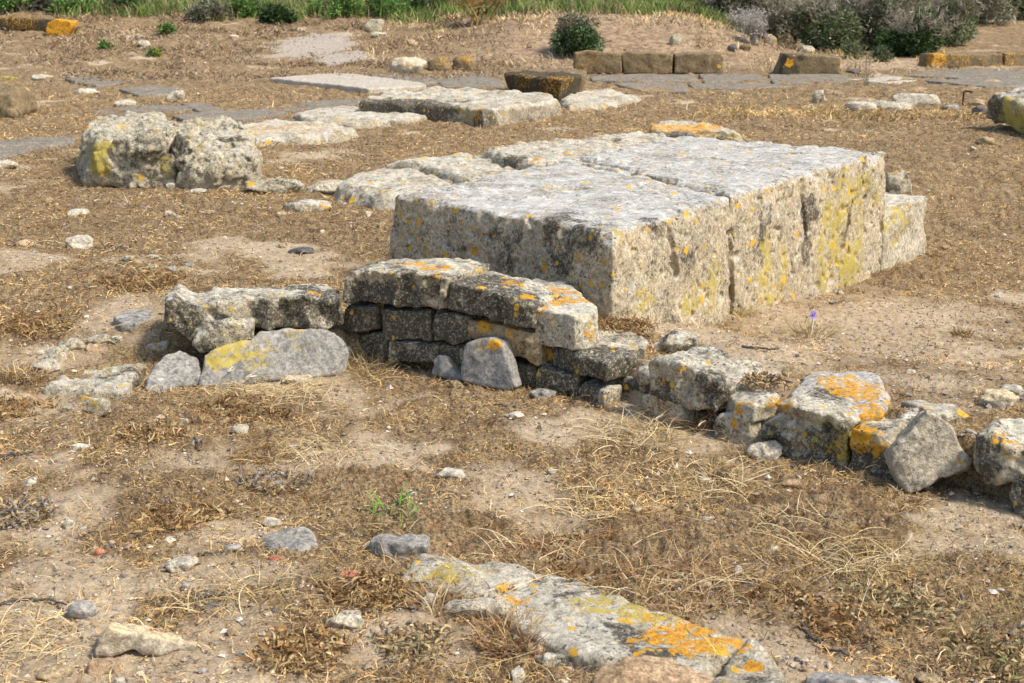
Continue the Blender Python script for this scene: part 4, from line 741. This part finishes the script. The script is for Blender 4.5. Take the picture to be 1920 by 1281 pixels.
# short curled litter everywhere, denser in the mats
def litter(n):
    x, y, r = scatter(n, 2.75, 20, 27); lit, bank = masks(x, y); br = emask(BROWN, x, y)
    P = np.stack([x, y, 0 * x], 1); cl = sstep(-.35, .5, fbm(P * 7, 3, 51, .6))
    keep = rng.random(n) < np.clip(.09 + .91 * np.clip(lit + .6 * br, 0, 1.2) * (.25 + .75 * cl), 0, 1)
    x, y, r, br, lit = x[keep], y[keep], r[keep], br[keep], lit[keep]; n = len(x); P = P[keep]
    tone = fbm(P * 2.1, 3, 57, .6)
    ln = np.exp(rng.normal(math.log(.027), .5, n)) * (1 + .02 * r); wd = np.maximum(.0018, .00036 * r) * U(.6, 1.8, n)
    c = np.where(((rng.random(n) < .42 + .6 * tone) & (br < .5))[:, None], pick(STRAW, n), np.where((br > .4)[:, None], pick(BRN, n), pick(MOSS, n)))
    c = c * np.clip(1 + .6 * fbm(P * 1.4, 3, 91, .6), .45, 1.45)[:, None]; gk = sstep(.25, .6, fbm(P * 1.9, 3, 97))[:, None] * .35; c = c * (1 - gk) + c.mean(1, keepdims=True) * np.array([1.0, .93, .85]) * gk
    c = c * np.array([1.14, .98, .76])
    B = np.stack([x, y, hh(x, y) + .003 + .011 * rng.random(n) * (lit + br) * sstep(-.3, .6, fbm(P * 14, 2, 59))], 1)
    S = strands(B, U(0, 6.28, n), ln, wd, rng.normal(.32, .4, n), rng.normal(-.35, .6, n), rng.normal(0, 2.0, n), 3, 'blade', U(-1, 1, n))
    tag(smesh('dry_litter', [(S, c)], 'straw'), 'dense dry brown moss and curled plant litter covering the ground', 'plant litter', kind='stuff')
litter(330000)
# long pale straw stalks lying about
def straws(n):
    x, y, r = scatter(n, 2.9, 14, 25); lit, bank = masks(x, y); P = np.stack([x, y, 0 * x], 1)
    keep = rng.random(n) < np.clip(.06 + lit * sstep(-.2, .6, fbm(P * 1.6, 3, 63)), 0, 1); x, y, r = x[keep], y[keep], r[keep]; n = len(x)
    B = np.stack([x, y, hh(x, y) + .008], 1)
    S = strands(B, U(0, 6.28, n), np.exp(rng.normal(math.log(.075), .5, n)), np.maximum(.0013, .00038 * r) * U(.8, 1.5, n), U(.0, .5, n), U(-.5, .05, n), rng.normal(0, .8, n), 5, 'blade', U(-.8, .8, n))
    c = np.where((rng.random(n) < .85)[:, None], pick(STRAW, n), pick([(.09, .07, .06), (.17, .12, .09), (.30, .27, .25)], n))
    tag(smesh('dry_straw', [(S, c)], 'straw'), 'long pale straw stalks and thin dark twigs strewn on the ground', 'straw', kind='stuff')
straws(10500)
# dead brown plant cover on the slopes behind, and the yellow grass band
def upright(name, label, cat, n, xr, yr, maskf, lnr, wdk, pal, e0=(.7, 1.5), e1=(-.3, .9), curl=.8, profile='blade', mat='straw', segs=3, pp=None):
    x, y = U(*xr, n), U(*yr, n); keep = rng.random(n) < maskf(x, y); x, y = x[keep], y[keep]; n = len(x)
    B = np.stack([x, y, hh(x, y) - .005], 1)
    S = strands(B, U(0, 6.28, n), U(*lnr, n), wdk * y * U(.7, 1.5, n), U(*e0, n), U(*e1, n), rng.normal(0, curl, n), segs, profile, U(-1.5, 1.5, n))
    P = np.stack([x, y, 0 * x], 1); k = fbm(P * 1.2, 3, 71)[:, None]
    return tag(smesh(name, [(S, pick(pal, n, pp) * np.clip(1 + .75 * k, .35, 1.5))], mat), label, cat, kind='stuff')
def nz(x, y, s, sd): return fbm(np.stack([x, y, 0 * x], 1) * s, 3, sd, .6)
GREEN = [(.11, .21, .035), (.16, .28, .05), (.07, .14, .03), (.26, .31, .09), (.38, .34, .16), (.44, .34, .18)]
upright('dry_weeds', 'tangle of dead brown weeds covering the far left slope', 'dead weeds', 90000, (-13, 3), (17.5, 32), lambda x, y: np.clip(sstep(20.0, 22.0, y) * sstep(2.2, -1.5, x) * sstep(-.5, .35, nz(x, y, .9, 81)) * (1 - emask(PALE, x, y)) * .9, 0, 1), (.04, .15), .0006, [(.33, .22, .12), (.25, .16, .085), (.44, .32, .19), (.15, .095, .055), (.52, .40, .25), (.30, .25, .19)], e0=(.0, 1.4), e1=(-.8, .6), curl=1.8)
upright('bank_grass', 'thin dry grass tufts on the bare reddish bank', 'dry grass', 30000, (-2.5, 8), (22.6, 32), lambda x, y: sstep(-.2, .5, nz(x, y, 1.2, 83)) * (.35 + .65 * sstep(25.5, 27.5, y)), (.05, .16), .0006, STRAW + [(.36, .25, .14)])
upright('yellow_grass', 'band of yellow dry grass beside the far paving', 'dry grass', 9000, (1.9, 8.2), (14.3, 17.5), lambda x, y: (1 - sstep(.5, 1.0, np.abs((y - 16.2) / .75 + .5 * nz(x, y, .8, 85)))) * sstep(1.8, 2.6, x), (.05, .15), .0007, [(.62, .44, .19), (.52, .34, .13), (.42, .27, .11), (.66, .52, .28)], e0=(.1, 1.4), e1=(-.8, .6), curl=1.5)
upright('green_grass', 'fresh green grass along the crest of the bank', 'grass', 80000, (-14, 4.6), (27.5, 36), lambda x, y: sstep(.0, 1.0, (y - np.interp(x, [-14, -9, -4, -1, .5, 2.5, 5], [28.6, 29.0, 28.3, 28.3, 27.6, 27.2, 27.0])) + 1.1 * nz(x, y, .8, 87)), (.10, .34), .0006, GREEN, e0=(1.0, 1.57), e1=(.2, 1.3))
upright('olive_weeds', 'low green and yellow weeds in the right foreground litter', 'weeds', 5000, (.9, 2.2), (3.2, 5.0), lambda x, y: sstep(.05, .5, nz(x, y, 2.2, 89) + .9 - np.hypot((x - 1.55) / .55, (y - 3.85) / .6)) * .8, (.015, .06), .0004, [(.40, .36, .10), (.30, .30, .08), (.48, .38, .16), (.20, .22, .06)], e0=(.2, 1.2))

def tubes(paths, rad, sides=4):
    paths = np.asarray(paths, float); n, k, _ = paths.shape
    d = np.gradient(paths, axis=1); d /= np.linalg.norm(d, axis=2)[..., None] + 1e-9
    ref = np.where(np.abs(d[..., 2:3]) > .9, np.array([1., 0, 0]), np.array([0, 0, 1.])); u = np.cross(d, ref); u /= np.linalg.norm(u, axis=2)[..., None] + 1e-9; v = np.cross(d, u)
    A = np.linspace(0, 2 * math.pi, sides, endpoint=False)
    V = paths[:, :, None] + rad[:, :, None, None] * (u[:, :, None] * np.cos(A)[:, None] + v[:, :, None] * np.sin(A)[:, None])
    q = []
    for i in range(k - 1):
        for j in range(sides): q.append([i * sides + j, i * sides + (j + 1) % sides, (i + 1) * sides + (j + 1) % sides, (i + 1) * sides + j])
    Q = (np.array(q)[None] + k * sides * np.arange(n)[:, None, None]).reshape(-1, 4)
    return V.reshape(-1, 3), Q, k * sides
def twigs(n, w, h, r0, spread=1.0, crook=.12, base=.12, k=7):
    az = U(0, 6.28, n); tip = np.stack([np.cos(az) * w * spread * np.sqrt(rng.random(n)), np.sin(az) * w * spread * np.sqrt(rng.random(n)), h * U(.55, 1.0, n)], 1)
    st = rng.normal(size=(n, 3)) * base * w * [1, 1, 0]; t = np.linspace(0, 1, k)[None, :, None]
    P = st[:, None] + (tip - st)[:, None] * t ** np.array([1.3, 1.3, .85]); P += np.cumsum(rng.normal(size=(n, k, 3)), 1) * crook * w * .22 * t
    P[:, 0, 2] = -.05
    return P, r0 * U(.5, 1.2, (n))[:, None] * (1 - .8 * np.linspace(0, 1, k))[None]
def shrub(name, label, px, py, w, h, nleaf, pal, leaf=.035, twig=60, twigpal=((.16, .12, .09), (.22, .18, .14)), cat='shrub', group=None, depth=0, trad=.012, blobs=18, dome=.55, upl=.3, foliage='foliage', fine=0, G=None):
    G = gp(px, py) if G is None else G
    e = empty(name, (G[0], G[1] + depth, hh(G[0], G[1] + depth)[0])); tag(e, label, cat, group)
    P, R = twigs(twig, w * .9, h, trad * max(w, .4))
    S = tubes(P, R); cc = pick(twigpal, len(P))
    parts = [(S, cc)]
    if fine:                                             # thin bare twiglets through the crown
        pt = P[rng.integers(0, len(P), fine), rng.integers(3, P.shape[1], fine)] + rng.normal(size=(fine, 3)) * .05 * w
        T = strands(pt, U(0, 6.28, fine), U(.08, .3, fine) * w, U(.006, .012, fine), U(-.2, 1.4, fine), U(-.2, 1.5, fine), rng.normal(0, .7, fine), 3, 'blade', U(-1.5, 1.5, fine))
        parts.append((T, pick(twigpal, fine) * 1.25))
    smesh('stems', parts, 'wood', e)
    if nleaf:
        c = rng.normal(size=(blobs, 3)); c /= np.linalg.norm(c, axis=1)[:, None]; c[:, 2] = np.abs(c[:, 2]) * 1.0
        c = c * np.array([w * .66, w * .66, h * .60]) * U(.5, 1.05, (blobs, 1)) + [0, 0, h * .22]; lowb = rng.random(blobs) < .4; c[lowb, 2] *= .5
        br = U(.16, .42, blobs) * min(w, h) * 1.0; bi = rng.choice(blobs, nleaf, p=br ** 2 / (br ** 2).sum())
        d = rng.normal(size=(nleaf, 3)); d /= np.linalg.norm(d, axis=1)[:, None]
        pos = c[bi] + d * (br[bi] * U(.55, 1.0, nleaf) ** .6)[:, None] * [1, 1, .85]; ok = pos[:, 2] > -.02
        pos, d, bi = pos[ok], d[ok], bi[ok]; n = len(pos)
        el = np.clip(np.arcsin(np.clip(d[:, 2], -1, 1)) * .5 + upl + rng.normal(0, .5, n), -1.4, 1.4)
        bt = rng.uniform(.55, 1.3, blobs)[bi][:, None]
        S = strands(pos, np.arctan2(d[:, 1], d[:, 0]) + rng.normal(0, .8, n), leaf * U(.6, 1.5, n), leaf * .38 * U(.6, 1.4, n), el, el - .5, rng.normal(0, .5, n), 2, 'leaf', U(-1.2, 1.2, n))
        smesh(foliage, [(S, pick(pal, n) * bt)], 'leaf', e)
    return e
DKG = [(.035, .085, .02), (.06, .12, .03), (.09, .15, .045), (.03, .06, .02), (.14, .19, .08)]
OLV = [(.13, .18, .06), (.20, .25, .11), (.28, .31, .17), (.08, .11, .04), (.33, .33, .22)]
GRY = [(.31, .29, .20), (.25, .23, .16), (.40, .37, .28), (.17, .16, .10), (.22, .26, .13)]
BRG = [(.13, .26, .05), (.09, .19, .04), (.19, .32, .08), (.06, .13, .03), (.25, .30, .10)]
shrub('round_bush', 'dense round green bush growing over the end of the long kerb wall', 1083, 108, .50, .80, 9500, [(.05, .11, .03), (.09, .17, .05), (.15, .23, .09), (.035, .07, .02), (.24, .28, .16)], leaf=.055, twig=70, fine=700, cat='bush', blobs=34, upl=-.25, G=gp(1083, 106) + np.array([0, .1, 0]))
# the scrub thicket at upper right, every bush its own thing
TH = [(1428, 62, .85, 1.1, OLV, 'olive bush at the left end of the scrub thicket', 2600), (1490, 80, .9, 1.15, GRY, 'grey twiggy bush overhanging the brown boulders', 1500), (1540, 96, .75, 1.15, OLV, 'grey green bush behind the middle kerb block', 3000), (1600, 92, .8, 1.3, GRY, 'brown bare twigged bush in the middle of the thicket', 900),
      (1668, 92, .95, 1.35, OLV, 'tall olive bush with grey twigs above the path gap', 3200), (1722, 104, .72, .75, DKG, 'low dark green bush closest to the right kerb wall', 4200), (1640, 78, .8, .9, DKG, 'dark green bush deep inside the thicket', 3500), (1780, 84, .7, 1.1, OLV, 'pale olive bush right of the low dark green bush', 2200)]
for i, (px, py, w, h, pal, lb, n) in enumerate(TH):
    shrub('shrub', lb, px, py, w * 1.1, h, int(n * 2.4), pal, leaf=.085, twig=110, twigpal=((.27, .23, .17), (.36, .32, .25), (.19, .155, .11)), fine=2600, group='scrub thicket at the upper right', blobs=20)
BK = [(4.6, 30.5, 1.2, 1.3, GRY, 'brown twiggy bush on the rear left of the thicket'), (6.0, 31.5, 1.3, 1.6, OLV, 'olive bush in the rear of the thicket left of the tall bush'), (7.6, 31.0, 1.2, 1.5, GRY, 'grey bush in the rear of the thicket behind the tall bush'), (9.0, 33, 1.2, 1.5, DKG, 'dark green bush behind the pale olive bush'), (10.6, 33.5, 1.1, 1.3, GRY, 'grey bush at the far right with bare twigs'), (11.9, 36, 1.3, 1.0, DKG, 'dark green bush at the upper right corner'), (10.6, 38, 1.4, 1.1, BRG, 'bright green bush far behind the grey bush at right'), (13.2, 35, 1.1, .8, OLV, 'olive bush cut by the right edge of the photo'), (3.4, 32.6, .9, .9, OLV, 'low olive bush topping the bank left of the thicket')]
for x, y, w, h, pal, lb in BK:
    shrub('shrub', lb, 0, 0, w * 1.15, h, 6000, pal, leaf=.09, twig=90, twigpal=((.27, .23, .17), (.36, .32, .25), (.19, .155, .11)), fine=1800, group='scrub thicket at the upper right', blobs=20, G=np.array([x, y, 0.]))
shrub('small_bush', 'small grey green bush at the foot of the thicket, left of the path gap', 1602, 110, .28, .34, 900, OLV, leaf=.05, twig=30, cat='bush')
shrub('small_bush', 'small green bush standing alone in the path gap', 1652, 116, .24, .32, 900, DKG + OLV, leaf=.05, twig=30, cat='bush')
shrub('dead_shrub', 'pale leafless shrub on the bank edge above the boulders', 1412, 84, .34, .62, 500, [(.42, .38, .33), (.34, .30, .26)], leaf=.05, twig=60, twigpal=((.45, .41, .36), (.36, .32, .28)), fine=1200)
shrub('dead_shrub', 'smaller pale leafless shrub left of the boulders', 1385, 60, .3, .4, 300, [(.42, .38, .33), (.34, .30, .26)], leaf=.05, twig=40, twigpal=((.45, .41, .36), (.36, .32, .28)), fine=700)
shrub('bare_shrub', 'crooked leafless shrub with yellowish limbs at the top centre', 895, 48, .95, 1.05, 0, OLV, twig=11, twigpal=((.36, .25, .09), (.26, .18, .08)), fine=1800, trad=.034)
HB = [(40, 22, .8, .42, BRG, 'bright green herb clump at the upper left corner'), (140, 22, .6, .36, BRG, 'bright green herb clump above the orange wall stone'), (240, 24, .6, .34, DKG, 'dark green herb clump near the top left'), (90, 18, .35, .34, GRY, 'dead dark bush among herbs at upper left'), (395, 38, .55, .40, GRY, 'low brown bush on the left slope crest'), (520, 42, .45, .32, DKG, 'low dark green tuft in the middle of the left crest'), (630, 30, .8, .40, BRG, 'wide bright green herb clump left of centre'), (735, 26, .8, .40, BRG, 'green herb clump beside the crooked leafless shrub'), (800, 22, .6, .36, DKG, 'dark herb clump behind the crooked leafless shrub'), (470, 28, .6, .34, BRG, 'green herb clump behind the low brown bush')]
for px, py, w, h, pal, lb in HB: shrub('herb_clump', lb, px, py, w, h, 1500, pal, leaf=.09, twig=25, fine=200 if pal is GRY else 0, group='herbs along the bank crest', cat='herb', blobs=14)
shrub('weed', 'small bright green weed alone on the brown slope', 313, 66, .16, .26, 350, BRG, leaf=.09, twig=12, cat='weed', blobs=8)
shrub('weed', 'tiny pale green weed low on the brown slope', 200, 92, .12, .12, 120, BRG, leaf=.08, twig=8, cat='weed', blobs=6)
shrub('weed', 'yellow flowered weed on the brown slope', 290, 106, .13, .12, 140, BRG + [(.6, .5, .05)], leaf=.08, twig=8, cat='weed', blobs=6)
shrub('thin_stalk_plant', 'tall thin stalk plant standing in the path gap', 1624, 160, .22, .55, 40, OLV, leaf=.05, twig=6, cat='plant', blobs=5)

# small dead plants and straw tufts of the foreground
def tuft(name, label, px, py, w, h, n, pal, kind='rosette', cat='dead plant', spike=(), group=None, wd=None, G=None):
    if cat == 'dead plant': pal = list(pal) + MOSS[:4]
    n = int(n * (1.9 if kind == 'rosette' else 1.5 if n > 40 else 1))
    G = gp(px, py) if G is None else G; a = U(0, 6.28, n); r = w * .5 * np.sqrt(rng.random(n)) * .7
    B = np.stack([r * np.cos(a), r * np.sin(a), np.zeros(n) - .004], 1)
    if kind == 'rosette':
        n0 = n; B[:, 2] = h * .42 * rng.random(n) * (1 - (r / (w * .5)) ** 2)
        B[:, :2] *= (1 + .45 * pn(np.stack([B[:, 0] / w * 4, B[:, 1] / w * 4, 0 * a + px], 1), 3))[:, None] * 1.5
        S = strands(B, U(0, 6.28, n), U(.08, .26, n) * w, U(.5, 1.3, n) * (wd or .0075), rng.normal(.2, .5, n), rng.normal(-.5, .9, n), rng.normal(0, 3.0, n), 5, 'leaf', U(-1.4, 1.4, n))
    elif kind == 'straw':
        S = strands(B, rng.normal(0, .9, n) * 1.3 + (rng.random(n) < .5) * math.pi, U(.15, .75, n) * w * .7, U(.6, 1.4, n) * (wd or .0026), U(.0, .7, n), U(-.9, .1, n), rng.normal(0, 1.0, n), 6, 'blade', U(-.8, .8, n))
    else:
        S = strands(B, a + rng.normal(0, 1.2, n), U(.5, 1.3, n) * h * 1.2, U(.6, 1.4, n) * (wd or .003), U(.2, 1.3, n), U(-.7, .8, n), rng.normal(0, 1.0, n), 4, 'blade', U(-1, 1, n))
    if spike:
        e = empty(name, G); smesh('stems', [(S, pick(pal, n))], 'straw', e); o = e
        for dx, dy, dz, yw in spike:
            m_ = 7; S2 = strands(np.repeat([[dx, dy, dz]], m_, 0) + rng.normal(size=(m_, 3)) * .002, yw + rng.normal(0, .12, m_), U(.04, .065, m_), U(.002, .005, m_), U(-.1, .3, m_), U(-.1, .4, m_), rng.normal(0, .2, m_), 4, 'leaf', U(-1, 1, m_))
            smesh('seed_head', [(S2, pick([(.75, .68, .50), (.66, .57, .38)], m_))], 'straw', e)
    else: o = smesh(name, [(S, pick(pal, n))], 'straw', None, G)
    return tag(o, label, cat, group)
RB = [(.34, .19, .075), (.26, .14, .055), (.40, .26, .12), (.16, .085, .04)]
OR = [(.42, .25, .09), (.33, .19, .07), (.50, .33, .15), (.20, .115, .05)]
GP = [(.34, .30, .25), (.24, .21, .18), (.42, .37, .31), (.16, .135, .11)]
RD = [(.40, .22, .12), (.32, .17, .09), (.48, .30, .17)]
for a in [('dead_plant', 'reddish brown curled dead plant left of the foreground slab', 690, 1115, .24, .07, 330, RB), ('dead_plant', 'large golden brown curled leaf clump near the bottom, left of centre', 563, 1225, .23, .09, 300, OR), ('dead_plant', 'dark olive dead rosette below the small greenish stone', 775, 1212, .20, .055, 200, [(.27, .23, .14), (.19, .16, .09), (.35, .30, .18)]),
          ('dead_plant', 'red brown spiky dead tuft below the foreground slab', 952, 1205, .22, .08, 240, RD + RB, 'spike'), ('dead_plant', 'thin reddish dead tuft left of the knobbly stone', 815, 1125, .2, .05, 170, RD, 'spike'), ('dead_plant', 'dark brown curled plant in the litter right of the slab', 1448, 1112, .16, .06, 190, RB), ('dead_plant', 'smaller dark brown curled plant beside the sand bump', 1500, 1130, .12, .05, 120, RB),
          ('dead_plant', 'brown curled plant over the bent dark twig', 1580, 1172, .22, .07, 240, RB), ('dead_plant', 'grey dead weed cushion at the left edge', 22, 975, .26, .09, 330, GP), ('dead_plant', 'grey lichen like weed left of the green weed', 520, 912, .24, .05, 260, GP), ('dead_plant', 'orange brown weed mat at left between the pebbles', 335, 975, .26, .04, 260, OR), ('dead_plant', 'orange brown leaf mat behind the mossy flat stone', 270, 530, .42, .05, 380, OR),
          ('dead_plant', 'orange brown leaf mat at the left edge', 85, 608, .4, .05, 320, OR), ('dead_plant', 'pale pinkish grass cushion at the left edge', 45, 705, .28, .06, 300, RD + STRAW, 'spike'), ('dead_plant', 'brown curled plant below the mossy flat stone', 25, 770, .3, .05, 260, OR), ('dead_plant', 'orange brown plant in the sand left of the white chip', 285, 815, .24, .05, 240, OR), ('dead_plant', 'orange straw mat below the white chip', 482, 858, .28, .04, 260, OR, 'straw'),
          ('dead_plant', 'dark brown mat in front of the long grey slab', 455, 775, .34, .04, 300, BRN), ('dead_plant', 'brown debris clump on top of the prow block behind the corner stone', 1160, 612, .28, .04, 300, RB, 'rosette', 'dead plant', (), None, None, on_z(1165, 612, .03)), ('dead_plant', 'dead weed clump sitting on the rubble of the wall rim', 1430, 712, .16, .05, 200, [(.22, .16, .11), (.15, .11, .09)], 'rosette', 'dead plant', (), None, None, on_z(1432, 716, .045)),
          ('dead_plant', 'brown weeds in the gap right of the craggy stone', 1352, 752, .14, .10, 170, OR, 'rosette', 'dead plant', (), None, None, on_z(1352, 745, -.05)), ('dead_plant', 'dark dry moss tuft on the bare sand at right', 1802, 628, .13, .05, 130, [(.20, .14, .06), (.14, .10, .05)], 'spike'), ('dead_plant', 'dark grey weed tuft on the grass beside the pale rough rock', 210, 470, .2, .05, 180, GP), ('dead_plant', 'black curled weed in the straw at lower right', 1350, 900, .1, .04, 110, [(.05, .045, .04), (.09, .075, .06)]),
          ('dead_plant', 'dark weed tuft above the middle of the foreground slab', 1065, 1022, .12, .04, 110, [(.06, .05, .04), (.14, .10, .06)]), ('dead_plant', 'dark weed crumb right of the foreground slab top', 1055, 1060, .1, .04, 90, [(.06, .05, .04), (.14, .10, .06)]), ('dead_plant', 'grey green dry leaf patch at lower right', 1680, 1140, .26, .05, 230, [(.34, .31, .18), (.25, .22, .12)]), ('dead_plant', 'dark green weed tuft in the bottom right corner', 1850, 1235, .25, .06, 230, [(.22, .23, .09), (.20, .16, .08), (.32, .27, .13)])]:
    tuft(*a)
for a in [('straw_tuft', 'pale straw tuft with a white leaf blade before the long grey slab', 440, 728, .42, .16, 170, STRAW, 'straw', 'straw tuft', [(-.03, .02, .07, 1.2), (.05, .0, .05, .8)]), ('straw_tuft', 'wide bed of pale straw right of the long grey slab front', 545, 742, .5, .06, 200, STRAW, 'straw', 'straw tuft'), ('straw_tuft', 'golden straw tuft curling at the slab end in the wall corner', 690, 694, .34, .1, 180, STRAW[:3], 'spike', 'straw tuft'),
          ('straw_tuft', 'straw tuft with two pale oat heads below the prow', 1190, 815, .5, .08, 230, STRAW, 'straw', 'straw tuft', [(.08, .03, .05, .9), (.24, -.05, .05, 1.1)]), ('straw_tuft', 'reddish dry stalk tuft at the foot of the craggy stone', 1310, 795, .26, .17, 110, [(.44, .27, .14), (.36, .20, .10), (.56, .40, .24)], 'spike', 'straw tuft'), ('straw_tuft', 'straw tuft with long oat heads in front of the jagged pale stone', 1330, 905, .46, .08, 230, STRAW, 'straw', 'straw tuft', [(.06, .06, .05, .6), (-.12, .0, .05, 1.5), (.0, -.06, .03, 2.6)]),
          ('straw_tuft', 'flat straw fan in the middle of the foreground', 1120, 945, .44, .05, 150, STRAW, 'straw', 'straw tuft'), ('straw_tuft', 'coiled pale straw on the litter at lower right', 1600, 1050, .42, .06, 170, STRAW, 'straw', 'straw tuft'), ('straw_tuft', 'straw bits under the tan stones at lower right', 1490, 985, .36, .05, 130, STRAW, 'straw', 'straw tuft'), ('straw_tuft', 'loose straw tuft at the left below the sand patch', 430, 1120, .4, .05, 110, STRAW, 'straw', 'straw tuft'),
          ('straw_tuft', 'pale thin straw at the bottom left corner', 60, 1195, .4, .06, 130, STRAW, 'straw', 'straw tuft'), ('straw_tuft', 'tall dry blade tuft beside the knobbly stone', 830, 1150, .1, .18, 16, STRAW, 'spike', 'straw tuft'), ('straw_tuft', 'faded dead grass in the notch left of the mossy stone', 620, 850, .4, .05, 150, STRAW, 'straw', 'straw tuft'), ('straw_tuft', 'small green and straw tuft at the base of the platform right side', 1395, 592, .14, .07, 60, [(.36, .30, .10), (.48, .35, .15)], 'spike', 'straw tuft'),
          ('straw_tuft', 'single pale dry blade on the sand at right', 1815, 560, .03, .11, 5, STRAW, 'spike', 'straw tuft'), ('straw_tuft', 'reddish straw sprawl right of the foreground slab', 1280, 1100, .5, .06, 200, RD + STRAW, 'straw', 'straw tuft'), ('straw_tuft', 'pale pinkish straw behind the foreground slab crack', 1010, 1045, .4, .06, 160, RD + STRAW, 'straw', 'straw tuft')]:
    tuft(*a)
tuft('green_weed', 'fresh green weed with strap leaves in the brown litter', 752, 962, .26, .07, 34, [(.16, .27, .05), (.24, .34, .09), (.12, .20, .04)], 'spike', 'weed', wd=.008)
tuft('green_weed', 'yellowish green wilting grass below the fresh green weed', 765, 985, .26, .05, 90, [(.40, .36, .14), (.34, .34, .10), (.50, .42, .22)], 'straw', 'weed')
# iris: a single violet flower in a dry tuft
def iris():
    G = gp(1520, 628); e = empty('iris', G); tag(e, 'single small violet iris in a dry tuft on the bare sand', 'flower')
    n = 90; a = U(0, 6.28, n); r = .11 * np.sqrt(rng.random(n)); B = np.stack([r * np.cos(a) * 1.3, r * np.sin(a), 0 * r], 1)
    smesh('leaves', [(strands(B, a, U(.04, .10, n), U(.003, .006, n), U(.6, 1.4, n), U(-.2, .9, n), rng.normal(0, .6, n), 4, 'blade', U(-1, 1, n)), pick([(.44, .36, .14), (.36, .27, .10), (.56, .46, .24)], n))], 'straw', e)
    smesh('stem', [(tubes(np.array([[[0, 0, 0], [.004, 0, .035], [.006, 0, .07], [.008, 0, .092]]]), np.array([[.005, .006, .005, .003]])), np.array([[.55, .52, .42]]))], 'wood', e)
    for k in range(6):
        az = k * math.pi / 3 + .3; inner = k % 2
        S = strands(np.array([[.008, 0, .09]]), np.array([az]), np.array([.038]), np.array([.02]), np.array([1.3 if inner else .6]), np.array([.7 if inner else -.9]), np.array([0.]), 5, 'leaf', np.array([0.]))
        smesh('petal', [(S, np.array([[.34, .26, .72]]))], 'leaf', e)
iris()
# twigs lying on the ground
def twig(label, pts, r):
    P = np.array([gp(*p) + [0, 0, r * 1.2] for p in pts]); t = np.linspace(0, len(P) - 1, 14); Q = np.stack([np.interp(t, range(len(P)), P[:, k]) for k in range(3)], 1)
    Q[:, :2] += np.cumsum(rng.normal(size=(14, 2)), 0) * r * .3; Q[:, 2] += np.abs(rng.normal(size=14)) * r
    smesh_ = smesh('twig', [(tubes(Q[None], (r * np.linspace(1.1, .5, 14))[None], 6), np.array([[.10, .085, .075]]))], 'wood'); tag(smesh_, label, 'twig')
for lb, pts, r in [('bent dark twig curving round the dead plant at lower right', [(1500, 1178), (1520, 1205), (1550, 1222), (1595, 1238)], .006), ('thin dark twig meeting the bent twig', [(1570, 1226), (1600, 1222), (1632, 1218)], .004), ('dark grey stick among litter at the right edge', [(1890, 1198), (1900, 1180), (1925, 1176)], .005), ('short dark stick in litter above the tan stone', [(1530, 970), (1550, 976), (1575, 982)], .006),
                  ('grey branched stick at the left edge', [(0, 1138), (40, 1128), (95, 1130), (130, 1140)], .005), ('dark twig at the far left above the sand', [(0, 862), (30, 858), (62, 855)], .006), ('black twig on the sand below the upright slab', [(928, 762), (950, 765), (968, 766)], .004), ('short grey twig standing in sand left of centre', [(365, 825), (372, 838), (376, 850)], .006), ('dark broken stick beside the dark blue stone', [(374, 1128), (395, 1124), (420, 1120)], .006), ('thin stick near the grey pebble', [(372, 1045), (395, 1042), (420, 1036)], .004),
                  ('straw coloured stick lying on the sandy ledge', [(1390, 655), (1420, 657), (1460, 660)], .006), ('twig on sand behind the iris', [(1555, 572), (1570, 570), (1582, 568)], .005), ('thin dark stick between the two left stones', [(232, 1018), (255, 1010), (275, 1004)], .004)]: twig(lb, pts, r)
# rusty iron pin by the far stones
def pin():
    G = gp(1805, 197); e = np.array([[[0, 0, -.1], [0, 0, .08], [.002, 0, .155], [.012, 0, .165], [.06, 0, .162], [.10, 0, .15]]]) + G
    o = smesh('iron_pin', [(tubes(e, np.full((1, 6), .011), 8), np.array([[.1, .05, .03]]))], 'wood'); o.data.materials[0] = M['rust']; tag(o, 'bent rusty iron pin stuck in the ground at right', 'iron pin')
pin()
